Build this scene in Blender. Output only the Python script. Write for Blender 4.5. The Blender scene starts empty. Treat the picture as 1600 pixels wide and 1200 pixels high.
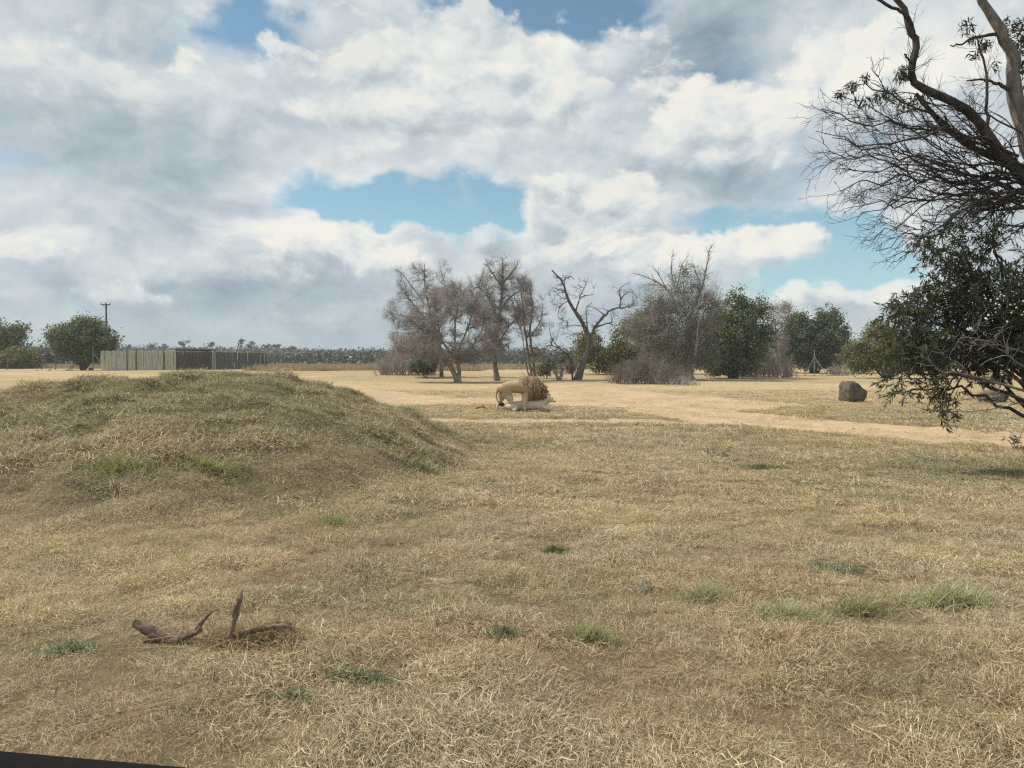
import bpy, math, random
import numpy as np
from mathutils import Vector, Matrix, Euler

R = math.radians
rng = np.random.default_rng(7)
random.seed(7)
scene = bpy.context.scene
COL = scene.collection

# ------------------------------------------------------------------ camera
CAM_H = 1.85
PITCH = math.atan((600 - 562) / 1200.0)          # the camera looks slightly below the horizon
cam_data = bpy.data.cameras.new('camera')
cam_data.sensor_width = 36.0
cam_data.lens = 27.0
cam_data.clip_start = 0.05
cam_data.clip_end = 6000
cam = bpy.data.objects.new('camera', cam_data)
cam.location = (0, 0, CAM_H)
cam.rotation_euler = (R(90) - PITCH, 0, 0)
COL.objects.link(cam)
scene.camera = cam

# ------------------------------------------------------------------ sun, exposure
SUN_EL, SUN_X, SUN_Y = R(52), -0.985, 0.17       # the sun stands to the left
sd = Vector((SUN_X, SUN_Y, 0)).normalized() * math.cos(SUN_EL) + Vector((0, 0, math.sin(SUN_EL)))
sun_data = bpy.data.lights.new('sun', 'SUN')
sun_data.energy = 3.7
sun_data.angle = R(0.6)
sun_data.color = (1.0, 0.93, 0.82)
sun = bpy.data.objects.new('sun', sun_data)
sun.rotation_euler = sd.to_track_quat('Z', 'Y').to_euler()
sun.location = (-40, 10, 60)
COL.objects.link(sun)
scene.view_settings.view_transform = 'Standard'
scene.view_settings.look = 'None'
scene.view_settings.gamma = 1.0
scene.view_settings.use_curve_mapping = False
scene.view_settings.exposure = 0.17
scene.cycles.use_denoising = False
scene.cycles.filter_width = 1.3
scene.cycles.max_bounces = 6
scene.cycles.diffuse_bounces = 3
scene.cycles.glossy_bounces = 2
scene.cycles.transparent_max_bounces = 6
scene.cycles.transmission_bounces = 3
scene.cycles.volume_bounces = 1

# ------------------------------------------------------------------ node helper
class NT:
    def __init__(s, tree):
        s.t = tree
    def n(s, typ, **kw):
        nd = s.t.nodes.new(typ)
        for k, v in kw.items():
            setattr(nd, k, v)
        return nd
    def link(s, a, b):
        s.t.links.new(a, b)
    def put(s, sock, v):
        if hasattr(v, 'is_output') or isinstance(v, bpy.types.NodeSocket):
            s.link(v, sock)
        else:
            sock.default_value = v
    def math(s, op, a, b=0.0, c=0.0, clamp=False):
        nd = s.n('ShaderNodeMath', operation=op, use_clamp=clamp)
        s.put(nd.inputs[0], a); s.put(nd.inputs[1], b); s.put(nd.inputs[2], c)
        return nd.outputs[0]
    def vmath(s, op, a, b=(0, 0, 0)):
        nd = s.n('ShaderNodeVectorMath', operation=op)
        s.put(nd.inputs[0], a)
        if op == 'SCALE':
            s.put(nd.inputs['Scale'], b)
        else:
            s.put(nd.inputs[1], b)
        return nd.outputs['Value'] if op in ('LENGTH', 'DOT_PRODUCT', 'DISTANCE') else nd.outputs[0]
    def noise(s, vec, scale, detail=4, rough=0.55, dist=0.0, lac=2.0):
        nd = s.n('ShaderNodeTexNoise')
        s.put(nd.inputs['Vector'], vec)
        nd.inputs['Scale'].default_value = scale
        nd.inputs['Detail'].default_value = detail
        nd.inputs['Roughness'].default_value = rough
        nd.inputs['Lacunarity'].default_value = lac
        nd.inputs['Distortion'].default_value = dist
        return nd
    def mapr(s, v, a, b, c=0.0, d=1.0, smooth=True):
        nd = s.n('ShaderNodeMapRange', interpolation_type='SMOOTHSTEP' if smooth else 'LINEAR')
        s.put(nd.inputs[0], v); s.put(nd.inputs[1], a); s.put(nd.inputs[2], b); s.put(nd.inputs[3], c); s.put(nd.inputs[4], d)
        return nd.outputs[0]
    def mix(s, f, a, b, blend='MIX'):
        nd = s.n('ShaderNodeMix', data_type='RGBA', blend_type=blend)
        s.put(nd.inputs[0], f)
        s.put(nd.inputs[6], a if not isinstance(a, tuple) else (*a[:3], 1))
        s.put(nd.inputs[7], b if not isinstance(b, tuple) else (*b[:3], 1))
        return nd.outputs[2]
    def attr(s, name, kind='GEOMETRY'):
        nd = s.n('ShaderNodeAttribute', attribute_name=name, attribute_type=kind)
        return nd

# ------------------------------------------------------------------ world: sky and clouds
def build_world():
    w = bpy.data.worlds.new('World')
    scene.world = w
    w.use_nodes = True
    w.node_tree.nodes.clear()
    T = NT(w.node_tree)
    S = 0.1
    sky = T.n('ShaderNodeTexSky', sky_type='NISHITA', sun_disc=False)
    sky.sun_elevation = SUN_EL
    sky.sun_rotation = math.atan2(SUN_X, SUN_Y)
    sky.altitude = 1500
    sky.air_density = 1.0
    sky.dust_density = 1.2
    sky.ozone_density = 1.0
    D = T.n('ShaderNodeTexCoord').outputs['Generated']
    sep = T.n('ShaderNodeSeparateXYZ'); T.link(D, sep.inputs[0])
    az = T.math('MULTIPLY', T.math('ARCTAN2', sep.outputs[0], sep.outputs[1]), 180 / math.pi)
    el = T.math('MULTIPLY', T.math('ARCSINE', sep.outputs[2]), 180 / math.pi)
    comb = T.n('ShaderNodeCombineXYZ'); T.link(az, comb.inputs[0]); T.link(el, comb.inputs[1])
    P = comb.outputs[0]
    # seamless coordinates for the noise: a cylinder round the viewer, flattened downwards
    ca = T.math('COSINE', T.math('MULTIPLY', az, math.pi / 180)); sa = T.math('SINE', T.math('MULTIPLY', az, math.pi / 180))
    c2 = T.n('ShaderNodeCombineXYZ'); T.link(ca, c2.inputs[0]); T.link(sa, c2.inputs[1])
    T.link(T.math('MULTIPLY', el, 1.55 * math.pi / 180), c2.inputs[2])
    Q = c2.outputs[0]
    wn = T.noise(Q, 6.0, 6, 0.54)
    warp = T.vmath('SUBTRACT', wn.outputs['Color'], (0.5, 0.5, 0.5))
    Pw = T.vmath('ADD', P, T.vmath('MULTIPLY', warp, (13, 8.5, 0)))
    Qw = T.vmath('ADD', Q, T.vmath('SCALE', warp, 0.10))

    def blob(cx, cy, rx, ry, amp, soft=0.0):
        a = math.degrees(math.atan((cx - 800) / 1200)); e = math.degrees(math.atan((562 - cy) / 1200 * math.cos(R(a))))
        ra = rx / 1200 * 57.3 * math.cos(R(a)) ** 2; re = ry / 1200 * 57.3
        v = T.vmath('MULTIPLY', T.vmath('SUBTRACT', Pw, (a, e, 0)), (1 / ra, 1 / re, 0))
        return T.mapr(T.vmath('LENGTH', v), 1.35, soft, 0.0, amp)

    def total(lst, start):
        acc = start
        for b in lst:
            acc = T.math('ADD', acc, blob(*b))
        return acc
    n1 = T.noise(Qw, 4.9, 11, 0.58)
    off = T.vmath('ADD', Qw, (0.016, -0.026, 0.040))
    n2 = T.noise(off, 4.9, 8, 0.55)
    n3 = T.noise(Qw, 15.0, 7, .55); n4 = T.noise(T.vmath('ADD', Qw, (0.006, -0.010, 0.016)), 15.0, 6, .55)
    fine = T.math('SUBTRACT', n3.outputs['Fac'], n4.outputs['Fac'])
    f1 = T.math('SUBTRACT', n1.outputs['Fac'], 0.5)
    relief = T.math('SUBTRACT', n1.outputs['Fac'], n2.outputs['Fac'])
    # cover: where cloud stands, and the gaps of blue
    holes = [(420, 18, 95, 66, -1.0), (850, 8, 200, 56, -1.45), (600, 312, 225, 62, -1.4), (765, 345, 110, 58, -1.1),
             (480, 320, 90, 36, -.4), (1300, 395, 120, 66, -1.45), (1120, 340, 140, 40, -.85), (1375, 440, 75, 50, -.6),
             (700, 350, 60, 60, -.4), (1235, 470, 80, 30, -.3)]
    solid = [(520, 388, 185, 46, .75), (1190, 385, 78, 36, .62), (1005, 405, 100, 50, .55), (900, 345, 90, 60, .6), (1320, 470, 150, 32, .35)]
    cover = total(holes + solid, T.math('MULTIPLY_ADD', f1, 2.0, T.math('MULTIPLY_ADD', T.math('SUBTRACT', n3.outputs['Fac'], .5), .5, 0.62)))
    alpha = T.mapr(cover, -0.16, 0.50)
    # light and grey within the cloud
    bright = [(510, 372, 165, 32, .62), (1190, 378, 66, 26, .5), (1020, 392, 70, 30, .42), (1110, 190, 150, 48, .45), (1390, 110, 170, 62, .55),
              (640, 60, 170, 90, .24), (870, 110, 150, 70, .24), (70, 405, 110, 24, .3), (190, 448, 70, 30, .28), (80, 130, 170, 50, .2), (560, 225, 260, 40, .16), (800, 230, 200, 70, .14),
              (1350, 465, 50, 18, .3), (1250, 230, 120, 50, .12)]
    dark = [(1075, 75, 125, 110, -.46), (1130, 262, 190, 36, -.36), (180, 215, 290, 85, -.20), (130, 320, 260, 80, -.10), (420, 450, 330, 26, -.08), (930, 290, 120, 30, -.1),
            (470, 480, 600, 60, -.14), (250, 60, 120, 40, -.1), (1330, 240, 200, 60, -.15)]
    lum = total(bright + dark, T.math('MULTIPLY_ADD', relief, 1.35, T.math('MULTIPLY_ADD', fine, .55, T.math('MULTIPLY_ADD', f1, 0.22, 0.55))))
    thin = T.mapr(cover, 0.02, 0.75, 0.24, -0.04)
    lum = T.math('ADD', lum, thin)
    ramp = T.n('ShaderNodeValToRGB')
    T.link(lum, ramp.inputs[0])
    cr = ramp.color_ramp
    cr.elements[0].position = 0.0; cr.elements[0].color = (.235, .305, .365, 1)
    cr.elements[1].position = 1.0; cr.elements[1].color = (.80, .79, .72, 1)
    e = cr.elements.new(.35); e.color = (.385, .455, .50, 1)
    e = cr.elements.new(.62); e.color = (.55, .60, .625, 1)
    e = cr.elements.new(.82); e.color = (.70, .72, .70, 1)
    cloud = T.vmath('SCALE', ramp.outputs[0], 1 / S)
    base = T.mix(1.0, sky.outputs[0], (1.14, 1.30, 1.10), 'MULTIPLY')
    low = T.mapr(el, 16.0, 0.0)
    base = T.mix(T.math('MULTIPLY', low, .55), base, (.34 / S, .50 / S, .58 / S))
    colr = T.mix(alpha, base, cloud)
    # single cumulus heaps: lit tops, grey bases, crisp upper edges
    pn = T.noise(Qw, 11.0, 10, .56); po = T.noise(T.vmath('ADD', Qw, (0.010, -0.016, 0.026)), 11.0, 8, .55)
    prel = T.math('SUBTRACT', pn.outputs['Fac'], po.outputs['Fac'])
    pf = T.math('SUBTRACT', pn.outputs['Fac'], .5)
    Ps = T.vmath('ADD', P, T.vmath('MULTIPLY', warp, (6, 3.5, 0)))
    def heap(colr, cx, cy, rx, ry, strength, top, base_l, edge=.30):
        a = math.degrees(math.atan((cx - 800) / 1200)); e = math.degrees(math.atan((562 - cy) / 1200 * math.cos(R(a))))
        ra = rx / 1200 * 57.3 * math.cos(R(a)) ** 2; re = ry / 1200 * 57.3
        v = T.vmath('MULTIPLY', T.vmath('SUBTRACT', Ps, (a, e, 0)), (1 / ra, 1 / re, 0))
        sv = T.n('ShaderNodeSeparateXYZ'); T.link(v, sv.inputs[0])
        up = T.math('MULTIPLY', T.math('MAXIMUM', sv.outputs[1], -9.0), 1.0)
        c = T.math('ADD', T.math('SUBTRACT', 1.0, T.vmath('LENGTH', v)), T.math('MULTIPLY', pf, 2.6))
        soft = T.mapr(up, .25, -.8, edge, 1.1)
        al = T.math('MULTIPLY', T.mapr(c, 0.0, soft), strength)
        l = T.math('ADD', T.mapr(up, -.9, .75, base_l, top), T.math('MULTIPLY', prel, 2.2))
        rp = T.n('ShaderNodeValToRGB'); T.link(l, rp.inputs[0])
        q = rp.color_ramp; q.elements[0].position = .05; q.elements[0].color = (.27, .335, .385, 1); q.elements[1].position = .95; q.elements[1].color = (.80, .785, .715, 1)
        k = q.elements.new(.45); k.color = (.475, .535, .565, 1); k = q.elements.new(.72); k.color = (.67, .70, .69, 1)
        return T.mix(al, colr, T.vmath('SCALE', rp.outputs[0], 1 / S))
    for hp in ((700, 165, 330, 130, .75, .78, .42), (1150, 225, 190, 85, .9, .95, .22), (1390, 150, 200, 90, .85, .95, .42), (925, 335, 105, 75, .85, .74, .45), (500, 402, 215, 62, .95, 1.0, .34), (60, 412, 110, 34, .75, .86, .40), (185, 462, 75, 32, .6, .72, .45),
               (1010, 412, 95, 42, .95, .98, .50), (1190, 388, 92, 36, .95, 1.0, .55), (1335, 472, 130, 32, .8, .86, .5), (790, 400, 90, 34, .7, .7, .5), (120, 150, 200, 60, .55, .72, .4)):
        colr = heap(colr, *hp)
    # grey-blue air near the horizon
    hz = T.mapr(el, 4.2, -0.5)
    colr = T.mix(T.math('MULTIPLY', hz, .72), colr, (.33 / S, .415 / S, .45 / S))
    bg = T.n('ShaderNodeBackground'); bg.inputs[1].default_value = S
    T.link(colr, bg.inputs[0])
    out = T.n('ShaderNodeOutputWorld'); T.link(bg.outputs[0], out.inputs[0])
    w.cycles.sampling_method = 'MANUAL'
    w.cycles.sample_map_resolution = 512
build_world()

# ------------------------------------------------------------------ numeric helpers
_LAT = np.random.default_rng(11).random((256, 256))
def vnoise(x, y):
    xi = np.floor(x).astype(int); yi = np.floor(y).astype(int)
    fx = x - xi; fy = y - yi
    fx = fx * fx * (3 - 2 * fx); fy = fy * fy * (3 - 2 * fy)
    a = _LAT[xi & 255, yi & 255]; b = _LAT[(xi + 1) & 255, yi & 255]
    c = _LAT[xi & 255, (yi + 1) & 255]; d = _LAT[(xi + 1) & 255, (yi + 1) & 255]
    return (a * (1 - fx) + b * fx) * (1 - fy) + (c * (1 - fx) + d * fx) * fy
def fbm(x, y, f=1.0, o=4, g=0.5):
    v = 0; a = 1; t = 0
    for i in range(o):
        v = v + a * vnoise(x * f + 17.3 * i, y * f + 9.1 * i); t += a
        a *= g; f *= 2.03
    return v / t
def sstep(a, b, v):
    t = np.clip((v - a) / (b - a), 0, 1)
    return t * t * (3 - 2 * t)

def mound_f(x, y):
    wob = (fbm(x + 50, y + 20, .35, 2) - .5) * .35
    rx = np.where(x > -5.9, 5.15, 8.8); ry = np.where(y < 15.2, 7.0, 5.5)
    u2 = ((x + 5.9) / rx) ** 2 + ((y - 15.2) / ry) ** 2
    v = 1 - np.sqrt(u2 + 1e-9) ** 2.1 + wob * .35
    q = .035 + .06 * sstep(-3.2, -7, x) * sstep(16, 11, y)
    return q * np.log1p(np.exp(np.clip(v / q, -40, 40)))
def ground_h(x, y):
    x = np.asarray(x, float); y = np.asarray(y, float)
    d = np.hypot(x, y)
    h = .5 * sstep(50, 110, y) + 5.5 * sstep(230, 560, d) * (.75 + .5 * sstep(100, -250, x))
    mf = mound_f(x, y)
    h = h + 1.44 * mf * (1 - .06 * (fbm(x, y, .9, 2) - .5)) + sstep(0, .3, mf) * (fbm(x + 9, y + 70, 1.6, 3) - .5) * .34
    near = 1 - sstep(30, 60, d)
    h = h + near * ((fbm(x, y, .45, 3) - .5) * .16 + (fbm(x + 31, y, 2.4, 2) - .5) * .07 + (fbm(x + 3, y + 13, 4.2, 2) - .5) * .03)
    h = h + (fbm(x, y, .06, 3) - .5) * .35 * sstep(25, 60, d)
    t = track_w(x, y)
    rut = np.exp(-((np.abs(seg_dist(x, y, TRACKS[0][0]) - .8) / .22) ** 2))
    return h - .05 * t * near - .045 * rut * t
def seg_dist(x, y, pts):
    best = np.full(np.shape(x), 1e9)
    for (ax, ay), (bx, by) in zip(pts[:-1], pts[1:]):
        dx, dy = bx - ax, by - ay
        t = np.clip(((x - ax) * dx + (y - ay) * dy) / (dx * dx + dy * dy), 0, 1)
        best = np.minimum(best, np.hypot(x - ax - t * dx, y - ay - t * dy))
    return best
def flat(px, py):                                   # where a pixel's ray meets level ground
    Y = 1200 * CAM_H / (py - 562.0)
    return ((px - 800) / 1200 * Y, Y)
TRACKS = [([flat(*p) for p in ((2100, 720), (1620, 684), (1300, 667), (1130, 652), (980, 629), (905, 612), (850, 601))], 1.9),
          ([flat(*p) for p in ((1200, 660), (1050, 660), (900, 658), (690, 656), (560, 650))], .85),
          ([flat(*p) for p in ((1000, 630), (860, 626), (620, 627), (480, 603), (330, 596))], 3.0),
          ([flat(*p) for p in ((880, 606), (960, 618), (1100, 630))], 3.8)]
TRACK_GAIN = [1, .78, .9, .95]
def track_w(x, y):
    x = np.asarray(x, float); y = np.asarray(y, float)
    w = np.zeros(np.shape(x))
    jag = (fbm(x, y, .5, 4) - .5) * 1.8 + (fbm(x, y, 2.5, 2) - .5) * .7
    for (pts, hw), g in zip(TRACKS, TRACK_GAIN):
        w = np.maximum(w, g * (1 - sstep(hw - .5, hw + .7, seg_dist(x, y, pts) + jag)))
    x0, y0 = flat(672, 905); px_ = ((x - x0) / .55) ** 2 + ((y - y0) / .75) ** 2
    return np.maximum(w, .42 * np.exp(-px_ * 1.2))
def bare_w(x, y):                                    # sandy ground among the far grass
    a = sstep(30, 52, y) * sstep(.42, .62, fbm(x * .55, y * .9, .10, 4))
    b = .75 * sstep(46, 80, y)
    return np.clip(np.maximum(a, b) * (1 - sstep(105, 112, y)), 0, 1)

SX, SY = None, None
def ground_z(x, y):
    return float(ground_h(np.array([x]), np.array([y]))[0])
def ray(px, py):
    cx, cy = (px - 800) / 1200.0, (600 - py) / 1200.0
    c, s = math.cos(PITCH), math.sin(PITCH)
    return Vector((cx, c + cy * s, -s + cy * c))
def P(px, py, Y):                                    # the point at depth Y seen at a photo pixel
    d = ray(px, py)
    k = Y / d.y
    return Vector((d.x * k, Y, CAM_H + d.z * k))
def hit(px, py):                                     # where a pixel's ray meets the ground
    d = ray(px, py)
    Y = np.arange(2.5, 160, .02)
    x = d.x / d.y * Y; z = CAM_H + d.z / d.y * Y
    g = ground_h(x, Y)
    i = int(np.argmax(z < g))
    return Vector((x[i], Y[i], g[i]))

# ------------------------------------------------------------------ mesh helpers
def make_mesh(name, V, F, smooth=False, attrs=None):
    """V (n,3); F list of index arrays (m,3) or (m,4)"""
    me = bpy.data.meshes.new(name)
    F = [f for f in (F if isinstance(F, list) else [F]) if len(f)]
    V = np.asarray(V, np.float32)
    nl = sum(f.size for f in F); nf = sum(len(f) for f in F)
    me.vertices.add(len(V)); me.vertices.foreach_set('co', V.ravel())
    me.loops.add(nl); me.loops.foreach_set('vertex_index', np.concatenate([f.ravel() for f in F]).astype(np.int32))
    tot = np.concatenate([np.full(len(f), f.shape[1]) for f in F]).astype(np.int32)
    st = np.concatenate([[0], np.cumsum(tot)[:-1]]).astype(np.int32)
    me.polygons.add(nf); me.polygons.foreach_set('loop_start', st)
    if smooth:
        me.polygons.foreach_set('use_smooth', np.ones(nf, bool))
    me.update(calc_edges=True)
    for k, v in (attrs or {}).items():
        v = np.asarray(v, np.float32)
        if v.ndim == 1:
            a = me.attributes.new(k, 'FLOAT', 'POINT'); a.data.foreach_set('value', v)
        else:
            a = me.attributes.new(k, 'FLOAT_COLOR', 'POINT'); a.data.foreach_set('color', np.c_[v, np.ones(len(v))].astype(np.float32).ravel())
    return me
WL = {}
def link(name, me, mat=None, parent=None, loc=None, kind=None):
    o = bpy.data.objects.new(name, me)
    if mat and me is not None and not me.materials:
        me.materials.append(mat)
    COL.objects.link(o)
    if parent is not None:
        o.parent = parent
    if loc is not None:
        o.location = loc
    if kind:
        o['kind'] = kind
    return o
def tag(o, label=None, cat=None, group=None, kind=None):
    if label: o['label'] = label
    if cat: o['category'] = cat
    if group: o['group'] = group
    if kind: o['kind'] = kind
    return o
def thing(name, label, cat, loc, group=None):
    o = link(name, None, loc=Vector(loc))
    WL[o.name] = Vector(loc)
    return tag(o, label, cat, group)
def part(name, V, F, mat, root, smooth=False, attrs=None, kind=None, label=None):
    """world-space vertices, stored relative to the thing's base"""
    off = WL[root.name]
    me = make_mesh(name, np.asarray(V) - np.array(off), F, smooth, attrs)
    o = link(name, me, mat, root)
    if kind: o['kind'] = kind
    if label: o['label'] = label
    return o
class Geo:
    def __init__(s): s.V = []; s.F = {3: [], 4: []}; s.n = 0; s.A = []
    def add(s, V, F, a=None):
        V = np.asarray(V, float).reshape(-1, 3)
        for f in (F if isinstance(F, list) else [F]):
            f = np.asarray(f)
            if len(f): s.F[f.shape[1]].append(f + s.n)
        s.V.append(V); s.n += len(V)
        s.A.append(np.full(len(V), .5) if a is None else np.broadcast_to(a, (len(V),)))
    def out(s):
        return np.concatenate(s.V), [np.concatenate(v) for v in s.F.values() if v], np.concatenate(s.A)
    def part(s, name, mat, root, smooth=True, kind=None, label=None):
        V, F, A = s.out()
        return part(name, V, F, mat, root, smooth, {'rnd': A}, kind, label)

def norm(v):
    return v / np.maximum(np.linalg.norm(v, axis=-1, keepdims=True), 1e-9)
def tubes(paths, rad, k=4, cap=False, lump=0.0, seed=0):
    """paths (N,n,3), rad (N,n) -> verts, faces"""
    paths = np.asarray(paths, float); rad = np.asarray(rad, float)
    if paths.ndim == 2:
        paths = paths[None]; rad = rad[None]
    N, n, _ = paths.shape
    t = np.empty_like(paths)
    t[:, 1:-1] = paths[:, 2:] - paths[:, :-2]; t[:, 0] = paths[:, 1] - paths[:, 0]; t[:, -1] = paths[:, -1] - paths[:, -2]
    t = norm(t)
    mean = np.abs(norm(paths[:, -1] - paths[:, 0]))
    ref = np.eye(3)[np.argmin(mean, axis=1)][:, None, :]
    u = norm(np.cross(t, ref)); v = np.cross(t, u)
    a = np.arange(k) * 2 * math.pi / k
    r = rad[..., None, None]
    if lump:
        q = np.random.default_rng(seed).normal(0, lump, (N, n, k, 1)); r = r * (1 + q)
    V = paths[:, :, None, :] + r * (np.cos(a)[None, None, :, None] * u[:, :, None, :] + np.sin(a)[None, None, :, None] * v[:, :, None, :])
    V = V.reshape(-1, 3)
    i = np.arange(n - 1)[:, None]; j = np.arange(k)[None, :]
    q = np.stack([i * k + j, i * k + (j + 1) % k, (i + 1) * k + (j + 1) % k, (i + 1) * k + j], -1).reshape(-1, 4)
    F = (q[None] + (np.arange(N) * n * k)[:, None, None]).reshape(-1, 4)
    out = [F]
    if cap and k == 4:
        for e in (0, n - 1):
            out.append(np.arange(k)[None, :] + (np.arange(N) * n * k)[:, None] + e * k)
    elif cap:
        tri = np.array([[0, b, b + 1] for b in range(1, k - 1)])
        for e in (0, n - 1):
            out.append((tri[None] + (np.arange(N) * n * k)[:, None, None] + e * k).reshape(-1, 3))
    return V, out
def smooth_path(pts, n=14):
    pts = np.asarray(pts, float)
    Pp = np.vstack([2 * pts[0] - pts[1], pts, 2 * pts[-1] - pts[-2]])
    m = len(pts) - 1
    out = []
    for s in np.linspace(0, m, n):
        i = min(int(s), m - 1); t = s - i
        a, b, c, d = Pp[i:i + 4]
        out.append(.5 * (2 * b + (c - a) * t + (2 * a - 5 * b + 4 * c - d) * t ** 2 + (3 * b - a - 3 * c + d) * t ** 3))
    return np.array(out)
def limb(pts, r0, r1, n=14, pw=1.0):
    p = smooth_path([tuple(q) for q in pts], n)
    return p, r0 + (r1 - r0) * np.linspace(0, 1, n) ** pw
def grow(par, rad, M, trange=(.25, 1), ang=(25, 55), length=(.6, 1.2), n=5, wig=.15, trop=(0, 0, 0), rr=.6, tip=.25, rmin=.004, taper=.3, g=None, away=None):
    """M children on a set of paths"""
    g = g or rng
    par = np.asarray(par); rad = np.asarray(rad)
    L = np.linalg.norm(np.diff(par, axis=1), axis=2).sum(1)
    idx = g.choice(len(par), M, p=L / L.sum())
    t = g.uniform(*trange, M)
    f = t * (par.shape[1] - 1); i = np.minimum(f.astype(int), par.shape[1] - 2); w = (f - i)[:, None]
    pos = par[idx, i] * (1 - w) + par[idx, i + 1] * w
    tan = norm(par[idx, i + 1] - par[idx, i])
    rb = rad[idx, i] * (1 - w[:, 0]) + rad[idx, i + 1] * w[:, 0]
    perp = norm(np.cross(tan, g.normal(0, 1, (M, 3))))
    if away is not None:
        out = norm(pos - np.array(away)); perp = norm(perp + out * .6)
    a = np.radians(g.uniform(*ang, M))[:, None]
    d = norm(np.cos(a) * tan + np.sin(a) * perp)
    LL = g.uniform(*length, M) * (1 - taper * t)
    path = np.empty((M, n, 3)); path[:, 0] = pos
    tr = np.array(trop, float)
    for s in range(1, n):
        path[:, s] = path[:, s - 1] + d * (LL / (n - 1))[:, None]
        d = norm(d + g.normal(0, wig, (M, 3)) + tr)
    r0 = np.maximum(rb * rr, rmin)
    r = r0[:, None] * np.linspace(1, tip, n)[None, :]
    r = np.maximum(r, rmin * .5)
    return path, r

# ------------------------------------------------------------------ materials
def new_mat(name):
    m = bpy.data.materials.new(name); m.use_nodes = True
    m.node_tree.nodes.clear()
    return m, NT(m.node_tree)
def finish(T, shader, disp=None):
    o = T.n('ShaderNodeOutputMaterial'); T.link(shader, o.inputs[0])
def principled(T, col, rough=.9, normal=None, spec=.2):
    p = T.n('ShaderNodeBsdfPrincipled')
    T.put(p.inputs['Base Color'], col if not isinstance(col, tuple) else (*col[:3], 1))
    T.put(p.inputs['Roughness'], rough)
    p.inputs['Specular IOR Level'].default_value = spec
    if normal is not None: T.link(normal, p.inputs['Normal'])
    return p.outputs[0]
def bump(T, h, strength=.5, dist=.02):
    b = T.n('ShaderNodeBump'); b.inputs['Strength'].default_value = strength; b.inputs['Distance'].default_value = dist
    T.link(h, b.inputs['Height'])
    return b.outputs[0]
def pos(T):
    return T.n('ShaderNodeTexCoord').outputs['Object']
def rough_mat(name, c1, c2, scale=8, stretch=(1, 1, 1), bs=.6, bd=.02, rough=.95, c3=None):
    m, T = new_mat(name)
    v = T.vmath('MULTIPLY', pos(T), stretch)
    nz = T.noise(v, scale, 6, .62)
    f = T.mapr(nz.outputs['Fac'], .32, .68)
    col = T.mix(f, c1, c2)
    if c3:
        n2 = T.noise(v, scale * .23, 4, .6)
        col = T.mix(T.mapr(n2.outputs['Fac'], .48, .66), col, c3)
    finish(T, principled(T, col, rough, bump(T, nz.outputs['Fac'], bs, bd)))
    return m
def leaf_mat(name, dark, light, trans=.25, hue=None):
    m, T = new_mat(name)
    a = T.attr('rnd').outputs['Fac']
    col = T.mix(a, dark, light)
    if hue:
        nz = T.noise(pos(T), .6, 3, .6)
        col = T.mix(T.mapr(nz.outputs['Fac'], .45, .65, 0, .8), col, hue)
    d = principled(T, col, .55, spec=.35)
    tr = T.n('ShaderNodeBsdfTranslucent'); T.link(T.mix(1.0, col, (1.2, 1.25, .7), 'MULTIPLY'), tr.inputs[0])
    mx = T.n('ShaderNodeMixShader'); mx.inputs[0].default_value = trans
    T.link(d, mx.inputs[1]); T.link(tr.outputs[0], mx.inputs[2])
    finish(T, mx.outputs[0])
    return m
M = {}
M['bark_grey'] = rough_mat('bark_grey', (.12, .105, .095), (.24, .21, .19), 9, (1, 1, .35), .8, .02)
M['bark_pale'] = rough_mat('bark_pale', (.17, .145, .125), (.35, .315, .275), 7, (1, 1, .3), .8, .02)
M['bark_dark'] = rough_mat('bark_dark', (.045, .036, .03), (.105, .085, .07), 9, (1, 1, .35), .8, .02)
M['twig_brush'] = rough_mat('twig_brush', (.13, .115, .10), (.25, .225, .20), 1.2, bs=.1)
M['bark_dead'] = rough_mat('bark_dead', (.07, .06, .052), (.20, .175, .15), 6, (1, 1, .4), .9, .02)
M['twig_dead'] = rough_mat('twig_dead', (.09, .078, .07), (.16, .14, .125), 1.2, bs=.1)
M['bark_near'] = rough_mat('bark_near', (.04, .035, .032), (.105, .09, .08), 14, (1, 1, .4), .9, .012)
M['bark_trunk'] = rough_mat('bark_trunk', (.12, .105, .09), (.25, .22, .19), 12, (1, 1, .3), .9, .015)
M['twig_grey'] = rough_mat('twig_grey', (.25, .225, .215), (.40, .37, .355), 1.2, bs=.1)
M['twig_brown'] = rough_mat('twig_brown', (.26, .235, .225), (.41, .38, .365), 1.2, bs=.1)
M['twig_dark'] = rough_mat('twig_dark', (.04, .033, .032), (.085, .07, .065), 2.0, bs=.1)
M['leaf_green'] = leaf_mat('leaf_green', (.055, .075, .034), (.18, .21, .10), .3)
M['leaf_deep'] = leaf_mat('leaf_deep', (.042, .062, .032), (.14, .175, .09), .28)
M['leaf_olive'] = leaf_mat('leaf_olive', (.08, .088, .036), (.24, .235, .10), .3)
M['leaf_grey'] = leaf_mat('leaf_grey', (.085, .095, .072), (.22, .23, .175), .28)
M['leaf_near'] = leaf_mat('leaf_near', (.026, .036, .019), (.12, .13, .068), .28)
M['leaf_far'] = leaf_mat('leaf_far', (.06, .065, .054), (.11, .11, .09), .1)
M['pod'] = leaf_mat('pod', (.20, .14, .11), (.33, .25, .2), .1)
M['rock'] = rough_mat('rock', (.085, .07, .055), (.17, .14, .115), 5, bs=1.0, bd=.05, c3=(.13, .12, .085))
M['clod'] = rough_mat('clod', (.24, .17, .11), (.42, .31, .2), 6, bs=.4)
M['pale_rock'] = rough_mat('pale_rock', (.42, .38, .33), (.6, .56, .5), 6, bs=.8, bd=.03)
M['pole_pale'] = rough_mat('pole_pale', (.36, .37, .30), (.56, .57, .48), 2.5, (6, 6, .6), .4, .01)
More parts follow.
